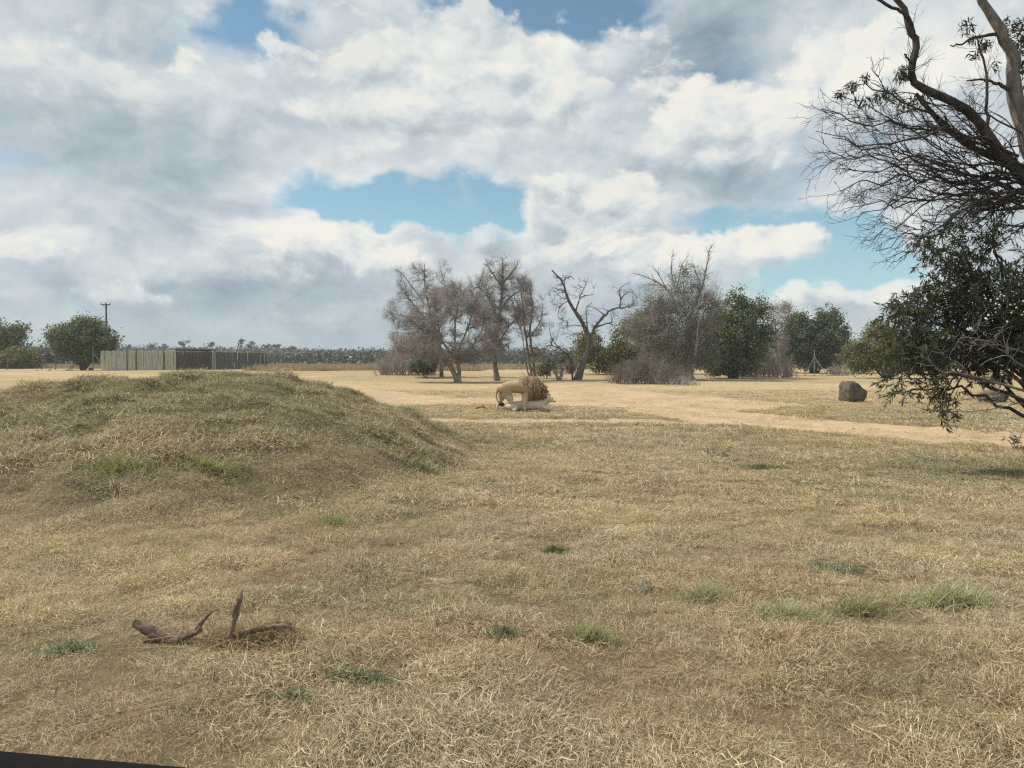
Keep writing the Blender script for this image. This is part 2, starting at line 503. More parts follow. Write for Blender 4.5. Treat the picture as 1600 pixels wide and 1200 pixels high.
M['pole_brown'] = rough_mat('pole_brown', (.06, .048, .04), (.13, .105, .085), 2.5, (6, 6, .6), .4, .01)
M['pole_green'] = rough_mat('pole_green', (.085, .105, .095), (.15, .17, .155), 2.5, (6, 6, .6), .4, .01)
M['pole_light'] = rough_mat('pole_light', (.36, .33, .27), (.5, .47, .4), 2.5, (6, 6, .6), .4, .01)
M['iron'] = rough_mat('iron', (.05, .052, .055), (.095, .095, .095), 4, bs=.2, rough=.6)
M['steel'] = rough_mat('steel', (.22, .22, .21), (.32, .32, .31), 4, bs=.1, rough=.6)
M['roof'] = rough_mat('roof', (.016, .015, .015), (.04, .037, .035), 1.5, bs=.2)
M['white_plate'] = rough_mat('white_plate', (.72, .72, .7), (.82, .82, .8), 4, bs=.1, rough=.5)
M['deadwood'] = rough_mat('deadwood', (.095, .068, .050), (.26, .195, .145), 22, (1, 1, 1), 1.0, .012, c3=(.33, .26, .20))
def coat_mat():
    m, T = new_mat('fur_tan')
    v = pos(T); sep = T.n('ShaderNodeSeparateXYZ'); T.link(v, sep.inputs[0])
    nz = T.noise(v, 7, 5, .6); hair = T.noise(T.vmath('MULTIPLY', v, (1, 1, .3)), 60, 4, .7)
    col = T.mix(T.mapr(nz.outputs['Fac'], .35, .65), (.40, .295, .18), (.50, .385, .245))
    z = T.math('ADD', sep.outputs[2], T.math('MULTIPLY', T.math('SUBTRACT', nz.outputs['Fac'], .5), .3))
    col = T.mix(T.mapr(z, .66, .40), col, (.62, .53, .40))
    col = T.mix(T.mapr(hair.outputs['Fac'], .4, .65, .25, 0), col, (.26, .18, .10))
    finish(T, principled(T, col, .9, bump(T, hair.outputs['Fac'], .5, .01)))
    return m
M['fur_tan'] = coat_mat()
M['fur_pale'] = rough_mat('fur_pale', (.52, .45, .35), (.66, .59, .48), 7, bs=.3, bd=.01)
M['fur_dark'] = rough_mat('fur_dark', (.03, .022, .018), (.06, .045, .035), 9, bs=.3, bd=.01)
M['rubber'] = rough_mat('rubber', (.004, .004, .005), (.007, .007, .008), 30, bs=.2, bd=.001, rough=1.0)
M['blossom'] = rough_mat('blossom', (.62, .6, .45), (.78, .76, .62), 20, bs=.1)
def mane_mat():
    m, T = new_mat('mane_hair')
    a = T.attr('rnd').outputs['Fac']
    rp = T.n('ShaderNodeValToRGB'); T.link(a, rp.inputs[0])
    rp.color_ramp.elements[0].color = (.13, .085, .045, 1); rp.color_ramp.elements[1].color = (.58, .44, .275, 1)
    rp.color_ramp.elements[1].position = .85
    finish(T, principled(T, rp.outputs[0], .8))
    return m
M['mane'] = mane_mat()

# ------------------------------------------------------------------ ground colours: what grows or lies there, plus tree shade painted in at right
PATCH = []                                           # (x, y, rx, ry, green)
for px, py, rx, ry, gr in ((1530, 740, 2.4, 1.5, 1.0), (1480, 655, 2.6, 2.2, .45), (700, 690, 1.0, 1.2, .7), (180, 730, .9, .7, .6), (330, 725, .7, .5, .5), (40, 690, 1.6, .8, .5),  # first one: greener grass, widened and deepened to paint in the tree's shade
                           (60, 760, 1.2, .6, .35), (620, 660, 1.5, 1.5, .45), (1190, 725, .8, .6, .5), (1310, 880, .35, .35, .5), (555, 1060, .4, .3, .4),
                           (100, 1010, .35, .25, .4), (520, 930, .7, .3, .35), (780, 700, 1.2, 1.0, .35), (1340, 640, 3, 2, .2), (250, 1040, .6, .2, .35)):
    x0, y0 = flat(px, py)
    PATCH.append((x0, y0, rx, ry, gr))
SPOTS = [(180, 738, .6, .35), (330, 735, .5, .28), (522, 822, .32, .2), (660, 738, .4, .22), (865, 864, .14, .09), (787, 1000, .15, .08), (920, 1004, .21, .1), (1105, 936, .27, .13), (1235, 966, .3, .14), (1345, 958, .27, .13), (1480, 944, .44, .17), (555, 1068, .28, .12), (455, 1095, .14, .07), (105, 1018, .18, .1), (1312, 890, .3, .24), (1190, 733, .5, .3), (768, 757, .36, .2), (268, 1000, .35, .08), (365, 1008, .3, .1)]
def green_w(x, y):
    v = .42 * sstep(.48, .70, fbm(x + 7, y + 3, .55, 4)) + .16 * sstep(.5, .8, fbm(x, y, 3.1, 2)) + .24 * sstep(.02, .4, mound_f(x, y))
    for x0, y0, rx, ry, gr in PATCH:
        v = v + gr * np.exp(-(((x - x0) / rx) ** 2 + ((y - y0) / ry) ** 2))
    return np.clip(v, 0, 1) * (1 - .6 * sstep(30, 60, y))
def brown_w(x, y):
    return sstep(.50, .70, fbm(x + 90, y * 1.5 + 40, .5, 4)) * (1 - .6 * sstep(22, 40, y))
def straw_col(x, y, g):
    n = len(x)
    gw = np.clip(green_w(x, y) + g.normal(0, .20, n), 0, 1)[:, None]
    bw = np.clip(brown_w(x, y) + g.normal(0, .15, n), 0, 1)[:, None]
    base = np.array([.65, .525, .325]) * (1 - bw) + np.array([.53, .40, .245]) * bw
    grey = sstep(.5, .7, fbm(x + 20, y + 80, .8, 3))[:, None]
    base = base * (1 - .4 * grey) + np.array([.54, .49, .365]) * .4 * grey
    old = (.85 * sstep(.03, .3, mound_f(x, y)) * sstep(.38, .6, fbm(x + 40, y + 2, .9, 3)))[:, None]
    base = base * (1 - old) + np.array([.36, .315, .215]) * old
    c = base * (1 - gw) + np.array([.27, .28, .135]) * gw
    return c * (1 + g.normal(0, .14, (n, 1)))

def ground_mat():
    m, T = new_mat('ground')
    v = pos(T)
    dirt = T.attr('dirt').outputs['Fac']; gr = T.attr('green').outputs['Fac']; br = T.attr('brown').outputs['Fac']; far = T.attr('bare').outputs['Fac']
    fine = T.noise(v, 26, 6, .7); mid = T.noise(v, 3.2, 6, .65); big = T.noise(v, .35, 5, .6); tiny = T.noise(v, 140, 5, .75)
    thatch = T.mix(T.mapr(fine.outputs['Fac'], .35, .65), (.13, .098, .055), (.42, .335, .20))
    thatch = T.mix(T.math('MULTIPLY', br, .6), thatch, (.23, .155, .085))
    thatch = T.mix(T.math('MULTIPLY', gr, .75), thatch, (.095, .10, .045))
    thatch = T.mix(T.mapr(mid.outputs['Fac'], .4, .7, 0, .5), thatch, (.30, .24, .13))
    thatch = T.mix(T.mapr(tiny.outputs['Fac'], .42, .60, .65, 0), thatch, (.075, .055, .032))
    thatch = T.mix(T.mapr(tiny.outputs['Fac'], .58, .70, 0, .6), thatch, (.56, .46, .29))
    sand = T.mix(T.mapr(mid.outputs['Fac'], .35, .68), (.385, .28, .175), (.515, .388, .252))
    sand = T.mix(T.mapr(big.outputs['Fac'], .42, .62), sand, (.52, .385, .225))
    sand = T.mix(T.mapr(tiny.outputs['Fac'], .55, .75, 0, .6), sand, (.27, .19, .12))
    veld = T.mix(T.mapr(mid.outputs['Fac'], .35, .65), (.36, .275, .15), (.55, .43, .245))
    veld = T.mix(T.mapr(fine.outputs['Fac'], .5, .7, 0, .5), veld, (.27, .215, .11))
    patchy = T.noise(T.vmath('MULTIPLY', v, (.5, 1.6, 1)), .55, 5, .6)
    veld = T.mix(T.mapr(patchy.outputs['Fac'], .52, .68, 0, .8), veld, (.57, .42, .25))
    veld = T.mix(T.mapr(patchy.outputs['Fac'], .46, .34, 0, .7), veld, (.31, .255, .13))
    col = T.mix(far, thatch, veld)
    bushy = T.attr('bushy').outputs['Fac']
    col = T.mix(bushy, col, T.mix(T.mapr(big.outputs['Fac'], .4, .6), (.085, .08, .06), (.15, .125, .085)))
    edge = T.math('ADD', dirt, T.math('MULTIPLY', T.math('SUBTRACT', fine.outputs['Fac'], .5), 1.3))
    edge = T.math('ADD', edge, T.math('MULTIPLY', T.math('SUBTRACT', mid.outputs['Fac'], .5), .9))
    dm = T.math('MULTIPLY', T.mapr(edge, .3, .62), T.mapr(dirt, .02, .2))
    col = T.mix(dm, col, sand)
    h = T.math('ADD', T.math('MULTIPLY', fine.outputs['Fac'], .6), mid.outputs['Fac'])
    finish(T, principled(T, col, .97, bump(T, h, .7, .05), .1))
    return m
M['ground'] = ground_mat()

def build_ground():
    def axis(lo, hi, step, out, r):
        a = list(np.arange(lo, hi, step)); d = step; x = a[-1]
        while x < out: d = min(d * r, 60); x += d; a.append(x)
        return a
    right = axis(0, 14, .125, 1400, 1.022)
    xs = np.array([-v for v in right[:0:-1]] + right)
    fwd = axis(0, 25, .12, 1500, 1.016); back = axis(.5, 3, .5, 200, 1.2)
    ys = np.array([-v for v in back[::-1]] + fwd)
    X, Y = np.meshgrid(xs, ys)
    x, y = X.ravel(), Y.ravel()
    z = ground_h(x, y)
    V = np.c_[x, y, z]
    nx = len(xs); i = np.arange(len(ys) - 1)[:, None]; j = np.arange(nx - 1)[None, :]
    F = np.stack([i * nx + j, i * nx + j + 1, (i + 1) * nx + j + 1, (i + 1) * nx + j], -1).reshape(-1, 4)
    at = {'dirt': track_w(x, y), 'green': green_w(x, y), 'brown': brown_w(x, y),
          'bushy': sstep(135, 175, np.hypot(x, y)),
          'bare': np.clip(np.maximum(.75 * sstep(20, 34, y), bare_w(x, y)) + .0, 0, 1)}
    c = V[F].mean(1)
    mnd = mound_f(c[:, 0], c[:, 1]) > .10
    trk = (track_w(c[:, 0], c[:, 1]) > .5) & ~mnd
    for nm, sel in (('ground', ~mnd & ~trk), ('grassy_mound', mnd), ('dirt_track', trk)):
        f = F[sel]; u, inv = np.unique(f, return_inverse=True)
        me = make_mesh(nm, V[u], inv.reshape(-1, 4), True, {k: a[u] for k, a in at.items()})
        link(nm, me, M['ground'], kind='structure')
build_ground()

# ------------------------------------------------------------------ grass
def grass_mat():
    m, T = new_mat('grass_blade')
    c = T.attr('gcol', 'INSTANCER').outputs['Color']
    r = T.attr('rnd').outputs['Fac']
    col = T.mix(T.mapr(r, .55, 1.0, 0, .75, False), c, (.86, .76, .54))
    col = T.mix(T.mapr(r, .36, 0, 0, .85, False), col, (.19, .135, .075))
    d = T.n('ShaderNodeBsdfDiffuse'); T.link(col, d.inputs[0])
    tr = T.n('ShaderNodeBsdfTranslucent'); T.link(col, tr.inputs[0])
    mx = T.n('ShaderNodeMixShader'); mx.inputs[0].default_value = .25
    T.link(d.outputs[0], mx.inputs[1]); T.link(tr.outputs[0], mx.inputs[2])
    finish(T, mx.outputs[0])
    return m
M['grass'] = grass_mat()

def blades(n, radius, L, W, lie, g, segs=3, z0=-.01, curl=.5, lean=None, radial=0.0):
    """n grass blades rooted in a disc; lie 0 upright .. 1 flat"""
    a = g.uniform(0, 2 * math.pi, n); rr = radius * np.sqrt(g.random(n))
    p = np.c_[rr * np.cos(a), rr * np.sin(a), np.full(n, z0)]
    az = g.uniform(0, 2 * math.pi, n)
    if lean is not None:
        az = lean + g.normal(0, .9, n)
    if radial:
        az = a + g.normal(0, .6, n); lie = lie + radial * (rr / radius) * .6
    el = np.radians(np.clip(90 - 90 * (lie + g.normal(0, .22, n)), 2, 88))
    length = g.uniform(L[0], L[1], n)
    w = g.uniform(W[0], W[1], n)
    pts = [p]
    for s in range(segs):
        d = np.c_[np.cos(el) * np.cos(az), np.cos(el) * np.sin(az), np.sin(el)]
        pts.append(pts[-1] + d * (length / segs)[:, None])
        el = el - np.abs(g.normal(curl, curl * .6, n)) * (.25 + np.clip(lie, 0, 1) * .6); az = az + g.normal(0, .2, n)
    pts = np.array(pts)                              # (segs+1, n, 3)
    pts[1:, :, 2] = np.maximum(pts[1:, :, 2], .004 + g.random((segs, n)) * .02)
    face = g.uniform(0, math.pi, n)
    side = np.c_[np.cos(face), np.sin(face), g.normal(0, .4, n)]
    side = norm(side)
    V = []; 
    for s in range(segs + 1):
        k = (1, .95, .7, .12)[min(s, 3)] if segs == 3 else (1, .8, .12)[min(s, 2)]
        V += [pts[s] - side * (w * k / 2)[:, None], pts[s] + side * (w * k / 2)[:, None]]
    V = np.stack(V, 1).reshape(-1, 3)
    m = 2 * (segs + 1)
    q = np.array([[2 * s, 2 * s + 1, 2 * s + 3, 2 * s + 2] for s in range(segs)])
    F = (q[None] + (np.arange(n) * m)[:, None, None]).reshape(-1, 4)
    return V, F, np.repeat(g.random(n), m)

TUFTS = {}
def tuft_collection(name, specs):
    c = bpy.data.collections.new(name)
    for i, sp in enumerate(specs):
        g = np.random.default_rng(100 + i)
        V, F, A = blades(g=g, **sp)
        me = make_mesh('grass_tuft', V, F, False, {'rnd': A}); me.materials.append(M['grass'])
        c.objects.link(bpy.data.objects.new('%s_%02d' % (name, i), me))
    return c
def scatter(name, coll, x, y, idx, scl, col, mat, tilt=True, z=0.0):
    n = len(x)
    h = ground_h(x, y)
    e = .12
    if tilt:
        gx = (ground_h(x + e, y) - ground_h(x - e, y)) / (2 * e); gy = (ground_h(x, y + e) - ground_h(x, y - e)) / (2 * e)
    else:
        gx = gy = np.zeros(n)
    nz = norm(np.c_[-gx, -gy, np.ones(n)])
    th = rng.uniform(0, 2 * math.pi, n)
    ax = norm(np.c_[np.cos(th), np.sin(th), gx * np.cos(th) + gy * np.sin(th)])
    ay = np.cross(nz, ax)
    # rotation matrix columns ax, ay, nz -> XYZ euler
    r20 = ax[:, 2]; r21 = ay[:, 2]; r22 = nz[:, 2]; r10 = ax[:, 1]; r00 = ax[:, 0]
    rot = np.c_[np.arctan2(r21, r22), np.arcsin(np.clip(-r20, -1, 1)), np.arctan2(r10, r00)]
    me = bpy.data.meshes.new(name)
    me.vertices.add(n); me.vertices.foreach_set('co', np.c_[x, y, h + z].astype(np.float32).ravel())
    a = me.attributes.new('rot', 'FLOAT_VECTOR', 'POINT'); a.data.foreach_set('vector', rot.astype(np.float32).ravel())
    a = me.attributes.new('scl', 'FLOAT', 'POINT'); a.data.foreach_set('value', np.asarray(scl, np.float32))
    a = me.attributes.new('idx', 'INT', 'POINT'); a.data.foreach_set('value', np.asarray(idx, np.int32))
    a = me.attributes.new('gcol', 'FLOAT_COLOR', 'POINT'); a.data.foreach_set('color', np.c_[col, np.ones(n)].astype(np.float32).ravel())
    o = link(name, me, kind='stuff')
    ng = bpy.data.node_groups.new(name, 'GeometryNodeTree')
    ng.interface.new_socket('Geometry', in_out='INPUT', socket_type='NodeSocketGeometry')
    ng.interface.new_socket('Geometry', in_out='OUTPUT', socket_type='NodeSocketGeometry')
    N = ng.nodes
    gi = N.new('NodeGroupInput'); go = N.new('NodeGroupOutput')
    ci = N.new('GeometryNodeCollectionInfo'); ci.inputs[0].default_value = coll; ci.inputs[1].default_value = True; ci.inputs[2].default_value = True
    ip = N.new('GeometryNodeInstanceOnPoints'); ip.inputs['Pick Instance'].default_value = True
    def na(nm, typ):
        q = N.new('GeometryNodeInputNamedAttribute'); q.data_type = typ; q.inputs[0].default_value = nm
        return q.outputs[0]
    L = ng.links.new
    L(gi.outputs[0], ip.inputs['Points']); L(ci.outputs[0], ip.inputs['Instance'])
    L(na('idx', 'INT'), ip.inputs['Instance Index'])
    er = N.new('FunctionNodeEulerToRotation'); L(na('rot', 'FLOAT_VECTOR'), er.inputs[0]); L(er.outputs[0], ip.inputs['Rotation'])
    L(na('scl', 'FLOAT'), ip.inputs['Scale'])
    L(ip.outputs[0], go.inputs[0])
    md = o.modifiers.new('scatter', 'NODES'); md.node_group = ng
    return o
def region(y0, y1, dens, g, marg=2.0):
    area = .70 * (y1 ** 2 - y0 ** 2) + 2 * marg * (y1 - y0)
    n = int(area * dens * 1.05)
    y = np.sqrt(g.uniform(y0 ** 2, y1 ** 2, n * 2)); 
    x = g.uniform(-1, 1, n * 2) * (.70 * y + marg)
    return x[:n], y[:n]

def build_grass():
    g = np.random.default_rng(5)
    mk = lambda r, n, L, W, sg: [dict(n=n, radius=r * q, L=(L[0] * m, L[1] * m), W=W, lie=l, segs=sg, curl=c, lean=ln, radial=rd) for l, c, ln, rd, q, m in
                             ((.25, .32, None, .9, .5, .95), (.35, .35, None, .8, .65, .8), (.5, .25, 1.0, 0, .9, .8), (.86, .2, None, 0, 1.1, 1), (.93, .15, None, 0, 1.2, 1.1), (.9, .2, 2.0, 0, 1.1, 1), (.15, .35, None, 1.0, .4, 1.05), (.5, .4, 4.0, .4, .8, .8))]
    A = tuft_collection('near_tuft', mk(.17, 88, (.045, .115), (.0022, .0048), 3))
    B = tuft_collection('mid_tuft', mk(.24, 76, (.05, .125), (.005, .011), 2))
    C = tuft_collection('far_tuft', mk(.36, 76, (.05, .125), (.009, .019), 2))
    def layer(name, coll, y0, y1, dens, thin=0.0):
        x, y = region(y0, y1, dens, g)
        clump = fbm(x + 3, y + 60, 1.7, 3)
        keep = g.random(len(x)) > np.clip(1.25 * sstep(.25, .55, track_w(x, y)), 0, .985)
        keep &= g.random(len(x)) < (.62 + .6 * sstep(.35, .6, clump))
        for px, py, rx, ry in SPOTS:
            c = hit(px, py); keep &= (((x - c.x) / rx) ** 2 + ((y - c.y) / ry) ** 2 > 1) | (g.random(len(x)) < .28)
        if thin:
            keep &= g.random(len(x)) > thin * sstep(20, 42, y)
        x, y, clump = x[keep], y[keep], clump[keep]
        up = sstep(.40, .66, fbm(x + 11, y + 5, .8, 3))
        lying = g.random(len(x)) < .74 - .5 * up
        idx = np.where(lying, g.choice([3, 4, 5], len(x)), g.choice([0, 1, 2, 6, 7], len(x)))
        scl = g.uniform(.6, 1.2, len(x)) * (.66 + .66 * sstep(.35, .68, clump)) * (1 - .35 * sstep(.12, .4, track_w(x, y)))
        scatter(name, coll, x, y, idx, scl, straw_col(x, y, g), M['grass'], z=np.where(lying, g.uniform(.0, .03, len(x)), 0.0))
    layer('dry_grass', A, 2.4, 9.5, 165)
    layer('dry_grass', B, 9.0, 19, 80)
    layer('dry_grass', C, 18, 46, 26, .85)
build_grass()

# ------------------------------------------------------------------ tall dry veld grass and the bush far behind the fence
def build_far():
    g = np.random.default_rng(21)
    sp = [dict(n=42, radius=.8, L=(.5, 1.05), W=(.022, .05), lie=.12, segs=2, curl=.25) for _ in range(4)]
    T_ = tuft_collection('tall_tuft', sp)
    n = 4200
    y = g.uniform(111, 140, n); x = g.uniform(-1, 1, n) * (.72 * y + 10)
    x = np.concatenate([x, g.uniform(-34, -4, 900)]); y = np.concatenate([y, g.uniform(96, 112, 900)])
    n = len(x)
    col = np.array([.33, .245, .155]) * (1 + g.normal(0, .12, (n, 1))) + g.normal(0, .01, (n, 3))
    scatter('tall_dry_grass', T_, x, y, g.integers(0, 4, n), g.uniform(.5, .95, n), col, M['grass'], tilt=False)
    # thick bush, one mass to the eye
    nb = 5200
    y = 150 + 420 * g.random(nb) ** .9; x = g.uniform(-1, 1, nb) * (.78 * y + 40)
    h0 = ground_h(x, y)
    hh = g.uniform(1.8, 3.4, nb) * (1 + .7 * (fbm(x, y, .02, 2) > .55)) * (.9 + .35 * sstep(-150, 120, x))
    k = 22
    cen = np.repeat(np.c_[x, y, h0 + hh * .5], k, 0); rad = np.repeat(np.c_[hh * .85, hh * .85, hh * .5], k, 0)
    d = norm(g.normal(0, 1, (nb * k, 3))) * (g.random((nb * k, 1)) ** .4)
    c = cen + d * rad
    V, F = quads(c, g.uniform(.5, 1.1, nb * k), g, .8)
    A = np.repeat(np.clip(np.repeat(g.random(nb), k) * .7 + g.random(nb * k) * .3, 0, 1), 4)
    me = make_mesh('distant_bush', V, F, False, {'rnd': A})
    link('distant_bush', me, M['leaf_far'], kind='stuff')
def quads(c, s, g, asp=.45, nrm=None, up=None):
    """leaf-shaped quads (long diamonds) at points c with length s"""
    n = len(c)
    a = norm(g.normal(0, 1, (n, 3)) if up is None else np.asarray(up) + g.normal(0, .55, (n, 3)))
    b = norm(np.cross(a, g.normal(0, 1, (n, 3)) if nrm is None else nrm + g.normal(0, .5, (n, 3))))
    s = np.asarray(s)[:, None]
    V = np.stack([c - a * s * .5, c + b * s * asp * .5 - a * s * .08, c + a * s * .5, c - b * s * asp * .5 - a * s * .08], 1).reshape(-1, 3)
    F = np.arange(n * 4).reshape(-1, 4)
    return V, F
build_far()

# ------------------------------------------------------------------ leafy trees and bushes
def crown_points(lobes, Y, n, g, clump=.5, depth=1.0, fill=.45, csize=.5):
    """leaf positions in clumps through the lobes; a lobe is (px, py, rx, ry[, dY]) in photo pixels at depth Y"""
    out = []; w = np.array([l[2] * l[3] for l in lobes], float); w /= w.sum()
    for l, f in zip(lobes, w):
        yy = Y + (l[4] if len(l) > 4 else 0)
        c = np.array(P(l[0], l[1], yy)); k = yy / 1200.0
        r = np.array([l[2] * k, .5 * (l[2] + l[3]) * k * depth, l[3] * k])
        m = max(3, int(n * f)); nc = max(3, int(m / 26))
        d = norm(g.normal(0, 1, (nc, 3))) * (fill + (1 - fill) * g.random((nc, 1)) ** .6)
        cc = c + d * r * (1 + g.normal(0, .13, (nc, 1)))
        q = g.integers(0, nc, m)
        sg = csize * clump * g.uniform(.55, 1.2, nc)
        pts = cc[q] + g.normal(0, 1, (m, 3)) * sg[q][:, None] * np.array([1, 1, .8])
        tone = g.random(nc)
        out.append((pts, np.clip(.75 * tone[q] + .25 * g.random(m), 0, 1), norm(pts - c)))
    return [np.concatenate(z) for z in zip(*out)]
def leafy(name, label, cat, lobes, Y, base, n, size, mat, seed, group=None, trunks=None, bark='bark_dark', clump=.5, depth=1.0, fill=.35, asp=.5, r=.12, csize=.5, twigs=60):
    g = np.random.default_rng(seed)
    b = P(base, 590, Y); b.z = ground_z(b.x, b.y)
    t = thing(name, label, cat, b, group)
    n = int(n * 1.9)
    pts, tone, out = crown_points(lobes, Y, n, g, clump, depth, fill, csize)
    lo = ground_h(pts[:, 0], pts[:, 1]) + .05
    pts[:, 2] = np.maximum(pts[:, 2], lo + g.random(len(pts)) * .3)
    V, F = quads(pts, g.uniform(.7, 1.3, len(pts)) * size, g, asp, nrm=out * .9 + np.array([0, 0, .5]))
    part('crown', V, F, M[mat], t, False, {'rnd': np.repeat(tone, 4)})
    G = Geo(); ps = []; rs = []
    big = sorted(lobes, key=lambda l: -l[2] * l[3])[:7]
    for l in big:
        c = P(l[0], l[1] - l[3] * .2, Y + (l[4] if len(l) > 4 else 0))
        m = b.lerp(c, .45) + Vector((g.normal(0, .25), g.normal(0, .2), .12 * (c - b).length))
        st = b + Vector((g.normal(0, r * 1.2), g.normal(0, r), -.1))
        p, q = limb([st, st.lerp(m, .5) + Vector((g.normal(0, .1), g.normal(0, .1), 0)), m, c], r * g.uniform(.7, 1.1), r * .22, 10)
        ps.append(p); rs.append(q)
    ps, rs = np.array(ps), np.array(rs)
    V, F = tubes(ps, rs, 6); G.add(V, F)
    G.part('trunk', M[bark], t)
    if twigs:
        cp, cr = grow(ps, rs, twigs, (.4, 1), (20, 65), (.6 * (c - b).length * .4, (c - b).length * .5), 6, .2, (0, 0, .04), .5, .2, .012, g=g)
        V, F = tubes(cp, cr, 3); G = Geo(); G.add(V, F); G.part('branches', M[bark], t, kind='stuff')
    return t

EV = 'evergreen trees round the clearing'
leafy('evergreen_tree', 'dark evergreen tree cut by the left edge, beyond the fence', 'tree', [(5, 528, 30, 22), (-22, 525, 34, 26), (28, 518, 14, 12), (30, 545, 10, 8), (-6, 545, 24, 14)], 124, 5, 5200, .42, 'leaf_green', 31, EV, clump=1.1, r=.22)
leafy('evergreen_bush', 'low olive bush behind the fence posts at the left edge', 'bush', [(33, 560, 24, 16), (15, 562, 20, 14), (50, 566, 14, 11)], 112, 30, 3400, .34, 'leaf_olive', 32, clump=.8, r=.08)
leafy('evergreen_bush', 'grey-green distant bush between the low olive bush and the round tree', 'bush', [(68, 562, 18, 14), (88, 560, 16, 12), (55, 566, 14, 10)], 150, 70, 1600, .5, 'leaf_far', 33, clump=1.0, r=.08)
leafy('evergreen_tree', 'round bushy evergreen tree standing in front of the utility pole', 'tree', [(128, 522, 40, 25), (100, 530, 26, 20), (158, 530, 26, 20), (135, 508, 26, 12), (86, 528, 13, 12), (168, 541, 14, 12), (112, 547, 28, 12), (145, 552, 20, 14), (130, 560, 16, 10)],
      101, 130, 11000, .32, 'leaf_green', 34, EV, clump=.75, r=.2, twigs=90)
leafy('evergreen_bush', 'small dark evergreen bush under the leaning bare tree', 'bush', [(665, 566, 20, 16), (674, 556, 14, 12), (655, 573, 14, 9)], 72, 666, 3600, .2, 'leaf_deep', 35, clump=.5, r=.06)
leafy('evergreen_tree', 'olive evergreen tree right behind the forked dead tree', 'tree', [(990, 530, 32, 38), (960, 555, 30, 26), (945, 566, 24, 18), (1010, 555, 26, 26), (1000, 505, 20, 18), (925, 545, 18, 32), (910, 545, 14, 26), (1020, 500, 24, 22), (1030, 550, 34, 34), (980, 572, 60, 14), (1050, 560, 30, 26)],
      80, 968, 18000, .23, 'leaf_olive', 36, EV, clump=.6, r=.16)
leafy('evergreen_tree', 'tall evergreen tree to the right of the vine-covered tree', 'tree', [(1150, 520, 40, 48), (1125, 545, 36, 38), (1170, 500, 26, 32), (1150, 472, 20, 20), (1178, 545, 22, 34), (1110, 565, 26, 22), (1140, 574, 40, 16), (1185, 480, 14, 18), (1120, 510, 24, 34), (1195, 520, 14, 30)],
      68, 1143, 15000, .21, 'leaf_green', 37, EV, clump=.55, r=.16)
leafy('evergreen_tree', 'dark evergreen tree with two pointed tops behind the braced post', 'tree', [(1272, 530, 36, 34), (1300, 522, 24, 34), (1250, 520, 28, 28), (1282, 500, 14, 18), (1304, 497, 14, 18), (1245, 500, 18, 14), (1240, 550, 26, 24), (1295, 555, 28, 24), (1262, 562, 40, 18), (1318, 535, 12, 24), (1232, 530, 16, 30)],
      88, 1272, 13000, .26, 'leaf_deep', 38, EV, clump=.6, r=.18)
leafy('evergreen_tree', 'broad olive evergreen tree beside the hanging branches at right', 'tree', [(1372, 540, 34, 32), (1345, 560, 28, 24), (1400, 545, 30, 34), (1375, 515, 20, 16), (1335, 545, 14, 16), (1430, 550, 30, 32), (1385, 570, 44, 16), (1460, 560, 30, 26)],
      70, 1385, 15000, .2, 'leaf_olive', 39, EV, clump=.55, r=.15)
leafy('evergreen_bush', 'small dark shrub next to the grey stump', 'bush', [(852, 574, 11, 12), (846, 580, 8, 7), (860, 568, 9, 8)], 71, 854, 1500, .16, 'leaf_grey', 40, clump=.4, r=.04)
leafy('vine_tree', 'grey vine-covered tree with dead branches sticking out of its top', 'tree', [(1060, 500, 34, 44), (1030, 520, 30, 36), (1090, 490, 30, 36), (1068, 445, 28, 24), (1050, 470, 22, 24), (1095, 530, 26, 36), (1005, 515, 24, 32), (1072, 425, 18, 12), (1020, 475, 24, 24), (1060, 555, 44, 30), (1110, 555, 20, 30), (1115, 480, 18, 30)],
      64, 1076, 14000, .16, 'leaf_grey', 41, clump=.55, r=.09, bark='bark_grey', twigs=90, asp=.35)

DT = 'small trees on the far ridge'
def distant_tree(px, py, w, h, Y, seed, label):
    g = np.random.default_rng(seed)
    p = P(px, py, Y); gz = ground_z(p.x, Y); k = Y / 1200
    t = thing('distant_tree', label, 'tree', (p.x, Y, gz), DT)
    pts, tone, out = crown_points([(px, py, w, h), (px + w * .5, py - h * .3, w * .6, h * .6), (px - w * .6, py + h * .2, w * .5, h * .5)], Y, 160, g, 1.0, csize=.7)
    V, F = quads(pts, g.uniform(.7, 1.3, len(pts)) * 1.0, g, .6)
    part('crown', V, F, M['leaf_far'], t, False, {'rnd': np.repeat(tone, 4) * .4})
    V, F = tubes(*[np.array([z]) for z in limb([(p.x, Y, gz), (p.x + .2, Y, (gz + p.z) / 2), tuple(p)], .35, .15, 6)], 5)
    part('trunk', V, F, M['bark_dark'], t, True)
for i, (px, py, w, h, lab) in enumerate(((287, 536, 7, 4, 'flat-topped tree on the ridge above the dark brown part of the stockade'), (331, 537, 3, 4, 'thin little tree on the ridge above the two pale stockade poles'),
                                         (376, 536, 4, 6, 'wispy pale tree on the ridge above the grey-green stockade wall'), (392, 539, 6, 5, 'round dark tree on the ridge above the right half of the grey-green stockade wall'),
                                         (418, 541, 6, 4, 'dark tree on the ridge above the right end of the stockade'), (432, 542, 5, 4, 'low bushy tree on the ridge just right of the stockade'),
                                         (456, 544, 6, 4, 'rounded tree on the ridge above the first fence post right of the stockade'), (237, 540, 6, 3, 'low spreading tree on the ridge above the pale stockade wall'),
                                         (255, 542, 6, 3, 'dark flat bush tree on the ridge just left of the stockade corner'), (203, 543, 4, 3, 'tiny tree on the ridge near the round evergreen tree'))):
    distant_tree(px, py, w, h, 430, 300 + i, lab)

